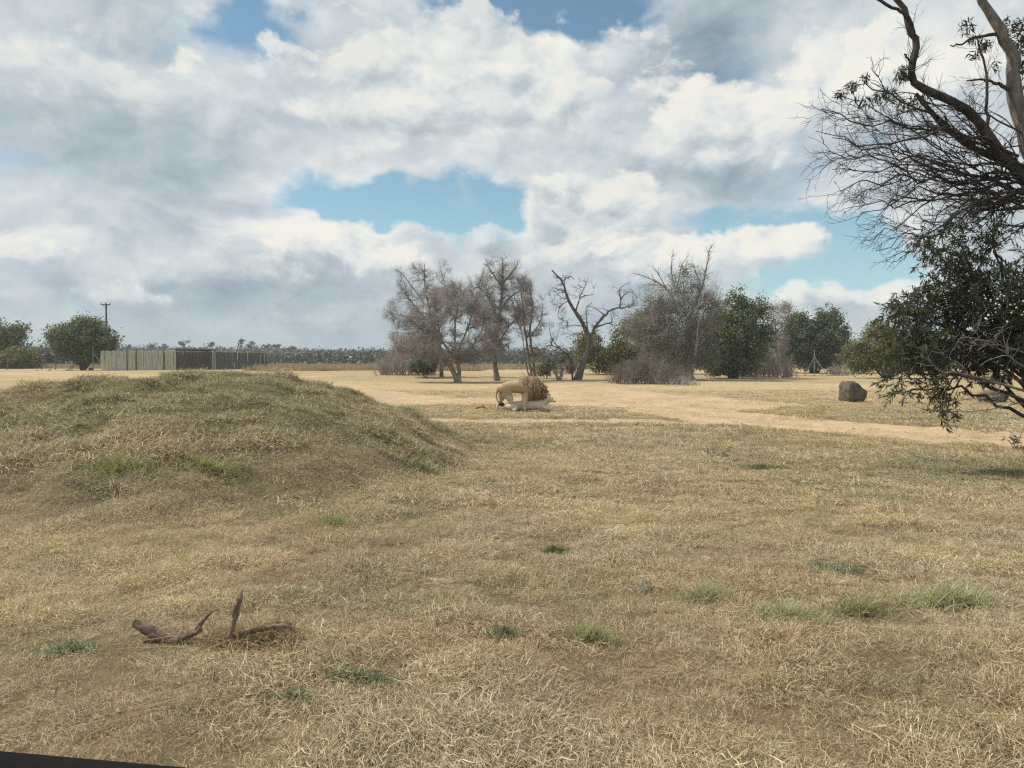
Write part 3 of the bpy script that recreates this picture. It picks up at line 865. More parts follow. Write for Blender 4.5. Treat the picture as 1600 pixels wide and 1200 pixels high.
# ------------------------------------------------------------------ bare trees
def branches_to(ps, rs, cen, g, n=8, rb=.55, rmax=.06, sag=0.0):
    """one curved branch from the best limb point to every centre"""
    S = ps.reshape(-1, 3); SR = rs.reshape(-1); T = norm(np.gradient(ps, axis=1)).reshape(-1, 3)
    ok = np.tile(np.arange(ps.shape[1]) > ps.shape[1] * .22, len(ps))
    D = np.linalg.norm(cen[:, None] - S[None], axis=2) + 1.6 * np.maximum(0, S[None, :, 2] - cen[:, None, 2] + .3) + np.where(ok, 0, 50) + g.random((len(cen), len(S))) * .8
    k = D.argmin(1); a = S[k]; L = np.linalg.norm(cen - a, axis=1)[:, None]
    m1 = a + T[k] * L * .3 + (cen - a) * .12; m2 = cen - (cen - a) * .3 - np.array([0, 0, .08]) * L
    t = np.linspace(0, 1, n)[None, :, None]
    p = (1 - t) ** 3 * a[:, None] + 3 * (1 - t) ** 2 * t * m1[:, None] + 3 * (1 - t) * t ** 2 * m2[:, None] + t ** 3 * cen[:, None]
    p[:, 1:] += g.normal(0, .05, (len(cen), n - 1, 3)) * np.minimum(L, 2)[:, None]
    r0 = np.minimum(SR[k] * rb, rmax)
    r = np.maximum(r0[:, None] * np.linspace(1, .3, n)[None], .008)
    return p, r
def bare(name, label, trunks, Y, seed, lobes, ncen=110, twigs=700, fine=2500, bark='bark_grey', twig='twig_grey', twig_len=(.5, 1.1), fine_len=(.3, .7), trop=(0, 0, .05), rfine=.006, wig=.18, group=None, cat='tree', rmax=.06, depth=1.0, fill=.25):
    """trunks: lists of (px, py, dY) with start and end radius; lobes: where the crown spreads"""
    g = np.random.default_rng(seed)
    px0 = trunks[0][0][0]
    b = P(px0[0], px0[1], Y + px0[2]); b.z = ground_z(b.x, b.y)
    t = thing(name, label, cat, b, group)
    ps, rs = [], []
    for k, (pts, r0, r1) in enumerate(trunks):
        w = [P(p[0], p[1], Y + (p[2] if len(p) > 2 else 0)) for p in pts]
        if (w[0] - b).length < .9:
            w[0].z = ground_z(w[0].x, w[0].y) - .12
        p, r = limb(w, r0, r1, 16, .8)
        p[1:-1] += g.normal(0, r0 * .16, (14, 3))
        r = r * (1 + g.normal(0, .05, 16)); r[0] *= 1.25
        ps.append(p); rs.append(r)
        V, F = tubes(p, r, 8, lump=.06, seed=seed + k)
        part('trunk' if k == 0 else 'limb', V, F, M[bark], t, True)
    ps, rs = np.array(ps), np.array(rs)
    cen = []
    w = np.array([l[2] * l[3] for l in lobes], float); w /= w.sum()
    for l, f in zip(lobes, w):
        c = np.array(P(l[0], l[1], Y)); k = Y / 1200; m = max(2, int(round(ncen * f)))
        d = norm(g.normal(0, 1, (m, 3))) * (fill + (1 - fill) * g.random((m, 1)) ** .45)
        cen.append(c + d * np.array([l[2] * k, .5 * (l[2] + l[3]) * k * depth, l[3] * k]))
    cen = np.concatenate(cen)
    cp, cr = branches_to(ps, rs, cen, g, rmax=rmax)
    G = Geo(); V, F = tubes(cp, cr, 5); G.add(V, F); G.part('branches', M[bark], t, kind='stuff')
    ctr = cen.mean(0)
    tp, tr = grow(cp, cr, twigs, (.25, 1), (20, 65), twig_len, 6, wig, trop, .6, .3, rfine * 1.5, g=g, away=ctr)
    fp, fr = grow(tp, tr, fine, (.1, 1), (20, 65), fine_len, 3, wig, trop, .7, .5, rfine, g=g)
    G = Geo(); V, F = tubes(tp, tr, 3); G.add(V, F); V, F = tubes(fp, fr, 3); G.add(V, F)
    G.part('twigs', M[twig], t, kind='stuff')
    return t
BT = 'bare winter trees across the track'
bare('bare_tree', 'bare grey tree at the back left of the clump, highest on the left side', [([(690, 586, 0), (688, 540, 0), (672, 490, .5), (664, 440, 0), (663, 412, 0)], .2, .03), ([(680, 515, 0), (645, 475, 0), (622, 440, 0)], .11, .02), ([(684, 520, 0), (700, 470, -.5), (690, 425, -.5)], .1, .02),
     ([(660, 470, 0), (630, 430, 1), (615, 420, 1)], .07, .02), ([(676, 500, 0), (640, 495, -1), (612, 490, -1)], .08, .02)], 74, 51, [(655, 450, 44, 40), (635, 500, 34, 40), (690, 455, 24, 45), (640, 545, 36, 24)], 150, 1300, 9500, rfine=.0068, group=BT)
bare('bare_tree', 'low domed bare tree leaning left on forked pale trunks', [([(716, 596, 0), (705, 575, 0), (690, 558, 0), (672, 530, .5), (640, 500, .5)], .24, .05), ([(718, 596, 0), (716, 572, 0), (712, 545, 0), (712, 500, 0), (720, 455, 0)], .2, .03),
     ([(714, 565, 0), (735, 545, 0), (750, 520, 0), (765, 485, 0)], .13, .03), ([(700, 568, 0), (680, 552, 0), (650, 545, -.5), (622, 548, -.5)], .1, .03), ([(712, 560, 0), (690, 530, -1), (680, 480, -1), (670, 455, -1)], .12, .03),
     ([(722, 558, 0), (750, 548, -1), (775, 525, -1)], .1, .03), ([(716, 550, 0), (735, 500, 1), (745, 455, 1)], .1, .03)], 62.5, 52, [(700, 488, 58, 46), (755, 508, 32, 50), (655, 520, 46, 42), (690, 543, 76, 24), (715, 470, 40, 30)], 270, 3300, 21000, bark='bark_pale', twig='twig_brown', rfine=.0062, group=BT)
bare('bare_tree', 'tallest bare tree of the clump with one straight trunk and rounded crown', [([(777, 591, 0), (773, 560, 0), (775, 520, 0), (783, 470, 0), (786, 430, 0), (784, 402, 0)], .23, .03), ([(779, 500, 0), (760, 460, 0), (742, 450, 0), (735, 478, 0)], .11, .02), ([(784, 480, 0), (805, 458, 0), (822, 455, 0)], .1, .02),
     ([(785, 450, 0), (765, 420, 0), (755, 412, 0)], .08, .02), ([(785, 445, 0), (805, 418, 0), (810, 408, 0)], .08, .02), ([(774, 545, 0), (800, 505, 0), (825, 490, 0)], .09, .02), ([(775, 530, 0), (755, 500, 1), (745, 470, 1)], .09, .02)],
     66, 53, [(785, 430, 36, 32), (755, 462, 26, 42), (814, 465, 26, 44), (785, 490, 36, 30), (770, 535, 36, 26)], 210, 2000, 12000, rfine=.0068, group=BT)
bare('bare_tree', 'slender bare tree of several thin upright trunks behind the lion', [([(832, 590, 0), (826, 560, 0), (820, 510, 0), (815, 460, 0), (822, 432, 0)], .14, .03), ([(836, 590, 0), (833, 560, 0), (828, 520, 0), (832, 480, 0), (828, 445, 0)], .14, .03), ([(829, 590, 0), (822, 570, .3), (818, 540, .3), (812, 500, .3)], .09, .02),
     ([(830, 525, 0), (845, 500, 0), (848, 475, 0)], .07, .02), ([(824, 500, 0), (806, 470, 0), (800, 450, 0)], .06, .02)], 68, 54, [(826, 465, 22, 32), (838, 505, 18, 32), (812, 500, 15, 34), (838, 548, 22, 18)], 80, 800, 3600, twig_len=(.4, .9), fine_len=(.25, .5), rfine=.007, group=BT)
bare('dead_tree', 'gnarled dead tree forking into a left and a right main limb', [([(902, 589, 0), (912, 560, 0), (921, 533, 0), (915, 512, 0), (900, 488, 0), (884, 462, 0), (878, 440, 0), (862, 422, 0)], .30, .06), ([(921, 535, 0), (928, 515, 0), (945, 492, 0), (962, 482, 0), (985, 480, 0)], .18, .05),
     ([(968, 482, 0), (972, 465, 0), (985, 456, 0), (994, 462, 0)], .07, .02), ([(970, 470, 0), (968, 452, 0), (985, 440, 0)], .06, .02), ([(899, 487, 0), (908, 465, 0), (928, 460, 0)], .08, .02), ([(878, 440, 0), (890, 432, 0), (898, 437, 0)], .06, .02), ([(905, 465, 0), (914, 448, 0), (919, 434, 0)], .05, .015),
     ([(918, 515, 0), (916, 490, 0), (917, 480, 0), (925, 473, 0)], .06, .02), ([(930, 512, 0), (950, 505, 0), (957, 508, 0)], .08, .03), ([(911, 510, 0), (898, 508, 0), (888, 510, 0)], .05, .02), ([(888, 470, 0), (876, 478, 0), (872, 495, 0), (884, 502, 0)], .05, .015), ([(945, 492, 0), (930, 482, 0), (920, 478, 0)], .05, .02)],
     67, 55, [(878, 455, 22, 36), (912, 450, 18, 20), (982, 460, 22, 26), (925, 490, 20, 18), (880, 505, 14, 24), (955, 500, 20, 14)], 80, 260, 700, bark='bark_dead', twig='twig_dead', twig_len=(.3, .9), fine_len=(.2, .5), rfine=.009, wig=.26, trop=(0, 0, 0), rmax=.045)
bare('dead_sapling', 'thin dark leaning stem beside the forked dead tree', [([(895, 588, 0), (891, 560, 0), (875, 545, 0), (862, 530, 0), (858, 510, 0)], .09, .02), ([(872, 543, 0), (858, 540, 0), (850, 550, 0)], .05, .015)], 66.5, 56, [(862, 525, 16, 20), (878, 555, 14, 18)], 14, 90, 260, bark='bark_dark', twig='twig_dark', twig_len=(.3, .8), fine_len=(.2, .4), rfine=.007)
bare('tree_stump', 'forked pale stump standing between the slender tree and the dead tree', [([(874, 589, 0), (868, 583, 0), (865, 578, 0)], .16, .10), ([(874, 589, 0), (878, 582, 0), (879, 574, 0)], .16, .11)], 66, 57, [(873, 580, 6, 5)], 3, 6, 8, bark='bark_pale', twig='twig_grey', twig_len=(.08, .2), fine_len=(.05, .1))
def vine_top():
    # dead boughs standing out of the crown belong to the vine-covered tree
    root = next(o for o in scene.objects if o.name == 'vine_tree'); Y = 64
    g = np.random.default_rng(61); ps, rs = [], []
    for pts, r0, r1 in (([(1072, 560), (1076, 500), (1096, 450), (1106, 410), (1110, 386)], .16, .02), ([(1060, 480), (1040, 450), (1015, 435), (988, 426)], .09, .015), ([(1040, 450), (1030, 430), (1020, 415)], .05, .012), ([(1062, 470), (1050, 430), (1050, 405), (1052, 397)], .07, .012),
                        ([(1058, 450), (1064, 418), (1075, 400)], .06, .012), ([(1092, 440), (1085, 418), (1078, 412)], .05, .012), ([(1076, 598), (1077, 575), (1079, 545), (1082, 500)], .42, .2), ([(1086, 555), (1088, 535), (1092, 500)], .09, .05), ([(1022, 510), (1018, 490), (1018, 466)], .05, .02),
                        ([(1095, 475), (1070, 498), (1062, 520)], .06, .02), ([(1035, 446), (1010, 445), (998, 452)], .04, .01)):
        p, r = limb([P(a, b, Y - 1.6 if r0 < .1 else Y) for a, b in pts], r0, r1, 12); p[1:-1] += g.normal(0, r0 * .2, (10, 3)); ps.append(p); rs.append(r)
    ps, rs = np.array(ps), np.array(rs)
    G = Geo(); V, F = tubes(ps, rs, 6); G.add(V, F); G.part('dead_boughs', M['bark_pale'], root)
    cp, cr = grow(ps, rs, 260, (.3, 1), (20, 60), (.5, 1.3), 6, .2, (0, 0, .02), .5, .3, .01, g=g)
    c2 = []
    lobes = [(1060, 500, 38, 48), (1025, 515, 36, 44), (1092, 485, 36, 44), (1104, 455, 26, 28), (1095, 535, 30, 40), (1000, 520, 24, 34), (1030, 470, 26, 28), (1050, 560, 50, 28)]
    pts, tone, out = crown_points(lobes, Y, 8500, g, .6)
    L = 5; path = np.empty((len(pts), L, 3)); path[:, 0] = pts; d = norm(g.normal(0, 1, (len(pts), 3)) + out * .7 + np.array([0, -.3, .5]))
    for s in range(1, L):
        path[:, s] = path[:, s - 1] + d * .17; d = norm(d + g.normal(0, .3, d.shape))
    r = np.full((len(pts), L), .0085) * np.linspace(1, .5, L)
    G = Geo(); V, F = tubes(cp, cr, 3); G.add(V, F); V, F = tubes(path, r, 3); G.add(V, F); G.part('vine_twigs', M['twig_grey'], root, kind='stuff')
vine_top()
bare('bare_tree', 'pale pinkish bare tree with seed pods between the two evergreens', [([(1215, 582, 0), (1213, 545, 0), (1212, 515, 0), (1208, 490, 0)], .16, .04), ([(1213, 520, 0), (1228, 500, 0), (1236, 480, 0)], .09, .03), ([(1212, 530, 0), (1200, 505, 0), (1196, 485, 0)], .09, .03)], 80, 58, [(1218, 490, 26, 18), (1210, 530, 22, 26)], 70, 600, 2600, bark='bark_pale', twig='twig_brown', rfine=.009, group=BT)
def pods():
    root = [o for o in scene.objects if o.get('label', '').startswith('pale pinkish')][0]
    g = np.random.default_rng(62)
    pts, tone, out = crown_points([(1215, 480, 26, 12), (1232, 492, 16, 12), (1200, 495, 14, 16)], 80, 700, g, .6)
    V, F = quads(pts, g.uniform(.1, .2, len(pts)), g, .6)
    part('seed_pods', V, F, M['pod'], root, False, {'rnd': np.repeat(tone, 4)}, kind='stuff')
pods()

def brush(name, label, lobes, base_px, Y, seed, stems=120, twigs=1500, mat='twig_grey', length=(.6, 1.6), r=.012, cat='brush', lean=(0, 0, .1)):
    """a heap of bare stems rising from the ground"""
    g = np.random.default_rng(seed)
    x0, x1, hgt = base_px
    a = P(x0, 590, Y); b = P(x1, 590, Y)
    c = (a + b) / 2; c.z = ground_z(c.x, c.y)
    t = thing(name, label, cat, c)
    n = stems
    x = g.uniform(a.x, b.x, n); y = Y + g.normal(0, 1.1, n); k = Y / 1200
    u = 1 - ((x - c.x) / max(abs(b.x - a.x) * .55, .1)) ** 2
    H = hgt * k * np.clip(.35 + .65 * u, .2, 1) * g.uniform(.55, 1.05, n)
    p = np.empty((n, 7, 3)); p[:, 0] = np.c_[x, y, ground_h(x, y) - .05]
    d = norm(np.c_[g.normal(0, .55, n), g.normal(0, .5, n), np.ones(n)])
    for s in range(1, 7):
        p[:, s] = p[:, s - 1] + d * (H / 6)[:, None]; d = norm(d + g.normal(0, .2, d.shape) + np.array(lean))
    rr = np.full((n, 7), r * 2) * np.linspace(1, .3, 7)
    tp, tr = grow(p, rr, twigs, (.1, 1), (15, 65), length, 5, .22, (0, 0, .0), .6, .35, r * .6, g=g)
    G = Geo(); V, F = tubes(p, rr, 4); G.add(V, F); G.part('stems', M[mat], t, kind='stuff')
    G = Geo(); V, F = tubes(tp, tr, 3); G.add(V, F); G.part('twigs', M[mat], t, kind='stuff')
    return t
brush('brush_pile', 'spreading heap of bare grey-brown brush at the left foot of the bare trees', None, (592, 680, 44), 78, 71, 150, 2600, 'twig_brown', (.5, 1.4), .014)
brush('brush_pile', 'low grey dead brush in front of the vine-covered tree', None, (955, 1068, 46), 58, 72, 150, 3200, 'twig_brush', (.5, 1.4), .012)
brush('brush_pile', 'brownish dry brush between the tall evergreen and the braced post', None, (1142, 1236, 44), 72, 73, 190, 3600, 'twig_brush', (.4, 1.0), .013)
brush('brush_pile', 'small heap of dry sticks lying right of the grey brush', None, (1040, 1085, 16), 55, 74, 40, 300, 'twig_brown', (.3, .7), .012)
brush('brush_pile', 'dark scrub between the slender tree and the dead tree', None, (846, 905, 40), 82, 75, 70, 900, 'twig_dark', (.4, 1.0), .012)
brush('brush_pile', 'dry scrub at the left foot of the broad olive evergreen', None, (1296, 1330, 20), 80, 76, 60, 700, 'twig_brown', (.3, .8), .012)

# ------------------------------------------------------------------ stockade of upright poles
def build_stockade():
    g = np.random.default_rng(81)
    def gp(px, Y):
        x = (px - 800) / 1200 * Y
        return Vector((x, Y, ground_z(x, Y)))
    A, B, C = gp(158, 97), gp(275, 101), gp(418, 109)
    B1 = B.lerp(C, .36)
    t = thing('pole_stockade', 'long low stockade of upright poles beyond the grassy mound', 'stockade', B)
    off = WL[t.name]
    def run(a, b, h0, h1, mat, name):
        L = (b - a).length; n = int(L / .135)
        protos = []
        for k in range(5):
            V, F = tubes(*[np.array([z]) for z in (np.array([(g.normal(0, .012), g.normal(0, .012), z) for z in (0, .35, .7, 1)]), np.array([.088, .082, .078, .066]))], 6, cap=True)
            me = make_mesh('pole', V, F, False); me.materials.append(M[mat]); protos.append(me)
        for i in range(n):
            p = a.lerp(b, (i + .5) / n); h = (h0 + (h1 - h0) * i / n) * g.uniform(.955, 1.02)
            o = link(name, protos[g.integers(0, 5)], None, t, p - off + Vector((g.normal(0, .01), g.normal(0, .02), -.08)))
            o.scale = (g.uniform(.85, 1.05), g.uniform(.85, 1.05), h)
            o.rotation_euler = (g.normal(0, .012), g.normal(0, .016), g.uniform(0, 6.28))
    top = lambda px, py, q: CAM_H + (562 - py) / 1200 * q.y - q.z
    run(A, B, top(158, 547, A), top(275, 546, B), 'pole_pale', 'pale_pole')
    run(B, B1, top(275, 548.5, B), top(328, 549, B1), 'pole_brown', 'brown_pole')
    run(B1, C, top(328, 548, B1), top(418, 551, C), 'pole_green', 'grey_pole')
    front = Vector((.35, -.9, 0)).normalized() * .17
    def post(q, h, r, mat, name, lean=0.0, dz=0.0):
        V, F = tubes(*[np.array([z]) for z in (np.array([(q.x + lean * z, q.y, q.z - .1 + dz + z) for z in (0, h * .5, h)]), np.array([r, r * .9, r * .8]))], 7, cap=True)
        part(name, V, F, M[mat], t, True)
    lf = Vector((-.1, -.17, 0))
    for px, f in ((200, .36), (214, .48), (258, .855)):
        post(A.lerp(B, f) + lf, 3.1, .07, 'iron', 'dark_post')
    for px, f, h, m in ((330, .385, 2.7, 'pole_light'), (334, .41, 2.6, 'pole_light'), (364, .62, 1.0, 'pole_light'), (400, .865, 1.1, 'pole_light'), (405, .91, .9, 'pole_light')):
        q = B.lerp(C, f) + front
        post(q, h, .085, m, 'pale_post', g.normal(0, .03))
    for f, z0, h in ((.77, 1.2, 1.5), (.915, 1.0, 1.1), (.965, 1.1, 1.0), (.655, 1.3, 1.2)):
        post(B.lerp(C, f) + front, h, .06, 'pole_light', 'pale_strip', g.normal(0, .04), z0)
    # rail along the top of the dark walls, lean-to roof over the inner corner
    for a, b, h in ((B1, C, 2.42),):
        V, F = tubes(np.array([[tuple(a + Vector((0, -.14, h))), tuple(a.lerp(b, .5) + Vector((0, -.14, h - .05))), tuple(b + Vector((0, -.14, h - .1)))]]), np.full((1, 3), .05), 6, cap=True)
        part('top_rail', V, F, M['pole_light'], t, True)
    zr = CAM_H + (562 - 545.5) / 1200 * 103
    p0 = Vector((B.x - .3, B.y + .3, zr - .10)); p1 = Vector((B1.x + .6, B1.y + .25, zr - .22)); p2 = Vector((B1.x - 2.0, B1.y + 6.0, zr + .15)); p3 = Vector((B.x - 2.6, B.y + 6.5, zr + .25))
    V = [tuple(p) for p in (p0, p1, p2, p3)] + [tuple(p - Vector((0, 0, .12))) for p in (p0, p1, p2, p3)]
    F = np.array([[0, 1, 2, 3], [7, 6, 5, 4], [0, 4, 5, 1], [1, 5, 6, 2], [2, 6, 7, 3], [3, 7, 4, 0]])
    part('roof', V, F, M['roof'], t)
    # back wall keeps daylight from showing through
    D, E = gp(176, 112), gp(408, 119)
    for a, b in ((D, E),):
        V = [tuple(a), tuple(b), tuple(b + Vector((0, 0, 2.4))), tuple(a + Vector((0, 0, 2.4)))]; w = Vector((0, .15, 0))
        V += [tuple(Vector(v) + w) for v in V]
        part('back_wall', V, F, M['pole_brown'], t)
build_stockade()

# ------------------------------------------------------------------ fences, utility pole
def build_fence(label, px, Y, wires, brace=(), end_tall=3.1, mat='iron', rad=.05):
    pts = []
    for p, yy in zip(px, Y):
        x = (p - 800) / 1200 * yy; pts.append(Vector((x, yy, ground_z(x, yy))))
    t = thing('wire_fence', label, 'fence', pts[0])
    for p in pts:
        V, F = tubes(np.array([[(p.x, p.y, p.z - .1), (p.x, p.y, p.z + end_tall)]]), np.full((1, 2), rad), 6, cap=True)
        part('post', V, F, M[mat], t, True)
    for i, dx in brace:
        p = pts[i]
        V, F = tubes(np.array([[(p.x + dx, p.y - .05, ground_z(p.x + dx, p.y) - .05), (p.x, p.y - .03, p.z + end_tall * .72)]]), np.full((1, 2), rad * .9), 6, cap=True)
        part('brace', V, F, M[mat], t, True)
    for k in range(wires):
        h = end_tall * (k + .6) / wires
        path = np.array([[tuple(p + Vector((0, -.06, h))) for p in pts]])
        V, F = tubes(path, np.full((1, len(pts)), .009), 3)
        part('wire', V, F, M['iron'], t)
    return t, pts
f1, q1 = build_fence('tall wire fence on dark posts left of the stockade', (-60, -28, 12, 65.5, 87, 146), (103, 103, 103, 102, 102, 97.5), 9, ((2, -1.6), (5, 1.9)))
def rail():
    a, b = q1[4], Vector(q1[4]) + Vector((1.75, -.4, 0))
    V, F = tubes(np.array([[(a.x, a.y - .1, a.z + 1.2), (b.x, b.y, b.z + 1.2)]]), np.full((1, 2), .05), 6, cap=True)
    part('rail', V, F, M['pole_light'], f1, True, label='pale horizontal pole tied to the fence')
rail()
build_fence('thin wire fence running from the stockade behind the bare trees', (424, 443, 480, 507, 538, 562, 600, 660, 745, 815, 870, 960, 1050), (109, 109, 108, 108, 107, 107, 106, 105, 104, 104, 103, 102, 101), 8, (), 2.6, rad=.035)
build_fence('grey braced corner post with wires in front of the dark evergreen', (1272, 1330, 1400), (79, 81, 83), 6, ((0, -1.0), (0, 1.4)), 2.7, 'steel', .05)
def pole():
    Y = 118; x = (167.5 - 800) / 1200 * Y; z = ground_z(x, Y); top = P(167.5, 474, Y).z
    t = thing('utility_pole', 'wooden utility pole with a crossarm rising behind the round evergreen', 'utility pole', (x, Y, z))
    V, F = tubes(np.array([[(x, Y, z - .2), (x, Y, (z + top) / 2), (x, Y, top)]]), np.array([[.17, .15, .12]]), 8, cap=True)
    part('pole', V, F, M['bark_dark'], t, True)
    V, F = tubes(np.array([[(x - .75, Y - .14, top - .2), (x + .75, Y - .14, top - .2)]]), np.full((1, 2), .07), 4, cap=True)
    part('crossarm', V, F, M['iron'], t)
    for dx in (-.7, 0.0, .7):
        p = np.array([(x + dx, Y - .14, top - .14 + h) for h in (0, .08, .14, .2, .3)])
        V, F = tubes(p[None], np.array([[.04, .04, .1, .07, .05]]), 6, cap=True)
        part('insulator', V, F, M['steel'], t, True)
    for s in (-1, 1):
        V, F = tubes(np.array([[(x + s * .5, Y - .12, top - .22), (x, Y - .1, top - .75)]]), np.full((1, 2), .025), 4)
        part('strut', V, F, M['iron'], t)
pole()
def plate():
    Y = 106.8; p = P(548, 558, Y); t = thing('white_plate', 'small white plate hanging on the thin wire fence', 'sign', (p.x, Y, p.z))
    w, h, d = .17, .13, .012
    V = [(p.x + a * w, Y + b * d, p.z + c * h) for a, b, c in ((-1, -1, -1), (1, -1, -1), (1, 1, -1), (-1, 1, -1), (-1, -1, 1), (1, -1, 1), (1, 1, 1), (-1, 1, 1))]
    F = np.array([[0, 3, 2, 1], [4, 5, 6, 7], [0, 1, 5, 4], [1, 2, 6, 5], [2, 3, 7, 6], [3, 0, 4, 7]])
    part('board', V, F, M['white_plate'], t)
    for s in (-1, 1):
        V, F = tubes(np.array([[(p.x + s * .12, Y - .02, p.z + h), (p.x + s * .12, Y - .02, p.z + h + .12)]]), np.full((1, 2), .008), 4)
        part('hanger', V, F, M['iron'], t)
plate()

# ------------------------------------------------------------------ rocks
import bmesh
def rock(px, py, Y, size, label, seed, mat='rock', name='rock', group=None, pts=None, sink=.06):
    """a boulder: a rounded block with flattened facets and cracks"""
    g = np.random.default_rng(seed)
    x = (px - 800) / 1200 * Y; z = ground_z(x, Y)
    bm = bmesh.new(); bmesh.ops.create_icosphere(bm, subdivisions=4, radius=1)
    V = np.array([v.co[:] for v in bm.verts])
    if pts is not None:                              # outline given as (x, height): a squarish block under it
        V = np.sign(V) * np.abs(V) ** .42
        V = V / np.abs(V).max(0)
        top = np.interp(V[:, 0], [q[0] for q in pts], [q[1] for q in pts])
        V[:, 2] = np.where(V[:, 2] > 0, V[:, 2] * (top * 2 - 1), V[:, 2])
        V[:, 1] *= .75 + .25 * top; V[:, 0] += .06 * V[:, 2]
    else:
        for nrm, dd in [(norm(g.normal(0, 1, 3)), g.uniform(.7, .95)) for _ in range(9)]:
            e = V @ nrm - dd
            V = V - np.outer(np.where(e > 0, e * .88, 0), nrm)
    d = norm(V)
    n = (fbm(d[:, 0] * 2 + seed, d[:, 2] * 2 + d[:, 1], 1.2, 4) - .5) * .34 + (fbm(d[:, 0] * 5 + seed, d[:, 2] * 5 - d[:, 1] * 3, 1.5, 3) - .5) * .22
    V = V * (1 + n[:, None])
    V = V * np.array(size); V[:, 2] -= V[:, 2].min() + sink
    F = np.array([[v.index for v in f.verts] for f in bm.faces]); bm.free()
    me = make_mesh(name, V, F, True)
    o = link(name, me, M[mat], None, (x, Y, z)); tag(o, label, 'rock', group)
    return o
rp = [(-1, .72), (-.85, .92), (-.55, 1.0), (-.2, .99), (.1, .9), (.45, .74), (.75, .58), (1, .40)]
rock(1333, 629, 34, (.50, .45, .47), 'brown boulder sloping down to the right on the short grass across the track', 1, pts=rp)
rock(1552, 631, 33, (.66, .5, .32), 'low flat boulder half hidden behind the hanging leaves', 2)
rock(108, 577, 99, (.5, .3, .22), 'pale stone at the foot of the round evergreen, largest of the pale stones', 3, 'pale_rock', 'stone', 'pale stones along the left fence')
rock(77, 577, 100, (.24, .2, .14), 'small pale stone beside the dark fence post', 4, 'pale_rock', 'stone', 'pale stones along the left fence')
rock(58, 577, 100.5, (.2, .2, .10), 'tiny pale stone left of the dark fence post', 5, 'pale_rock', 'stone', 'pale stones along the left fence')
rock(142, 577, 99, (.3, .24, .2), 'grey stone between the round evergreen and the braced fence post', 6, 'rock', 'stone')

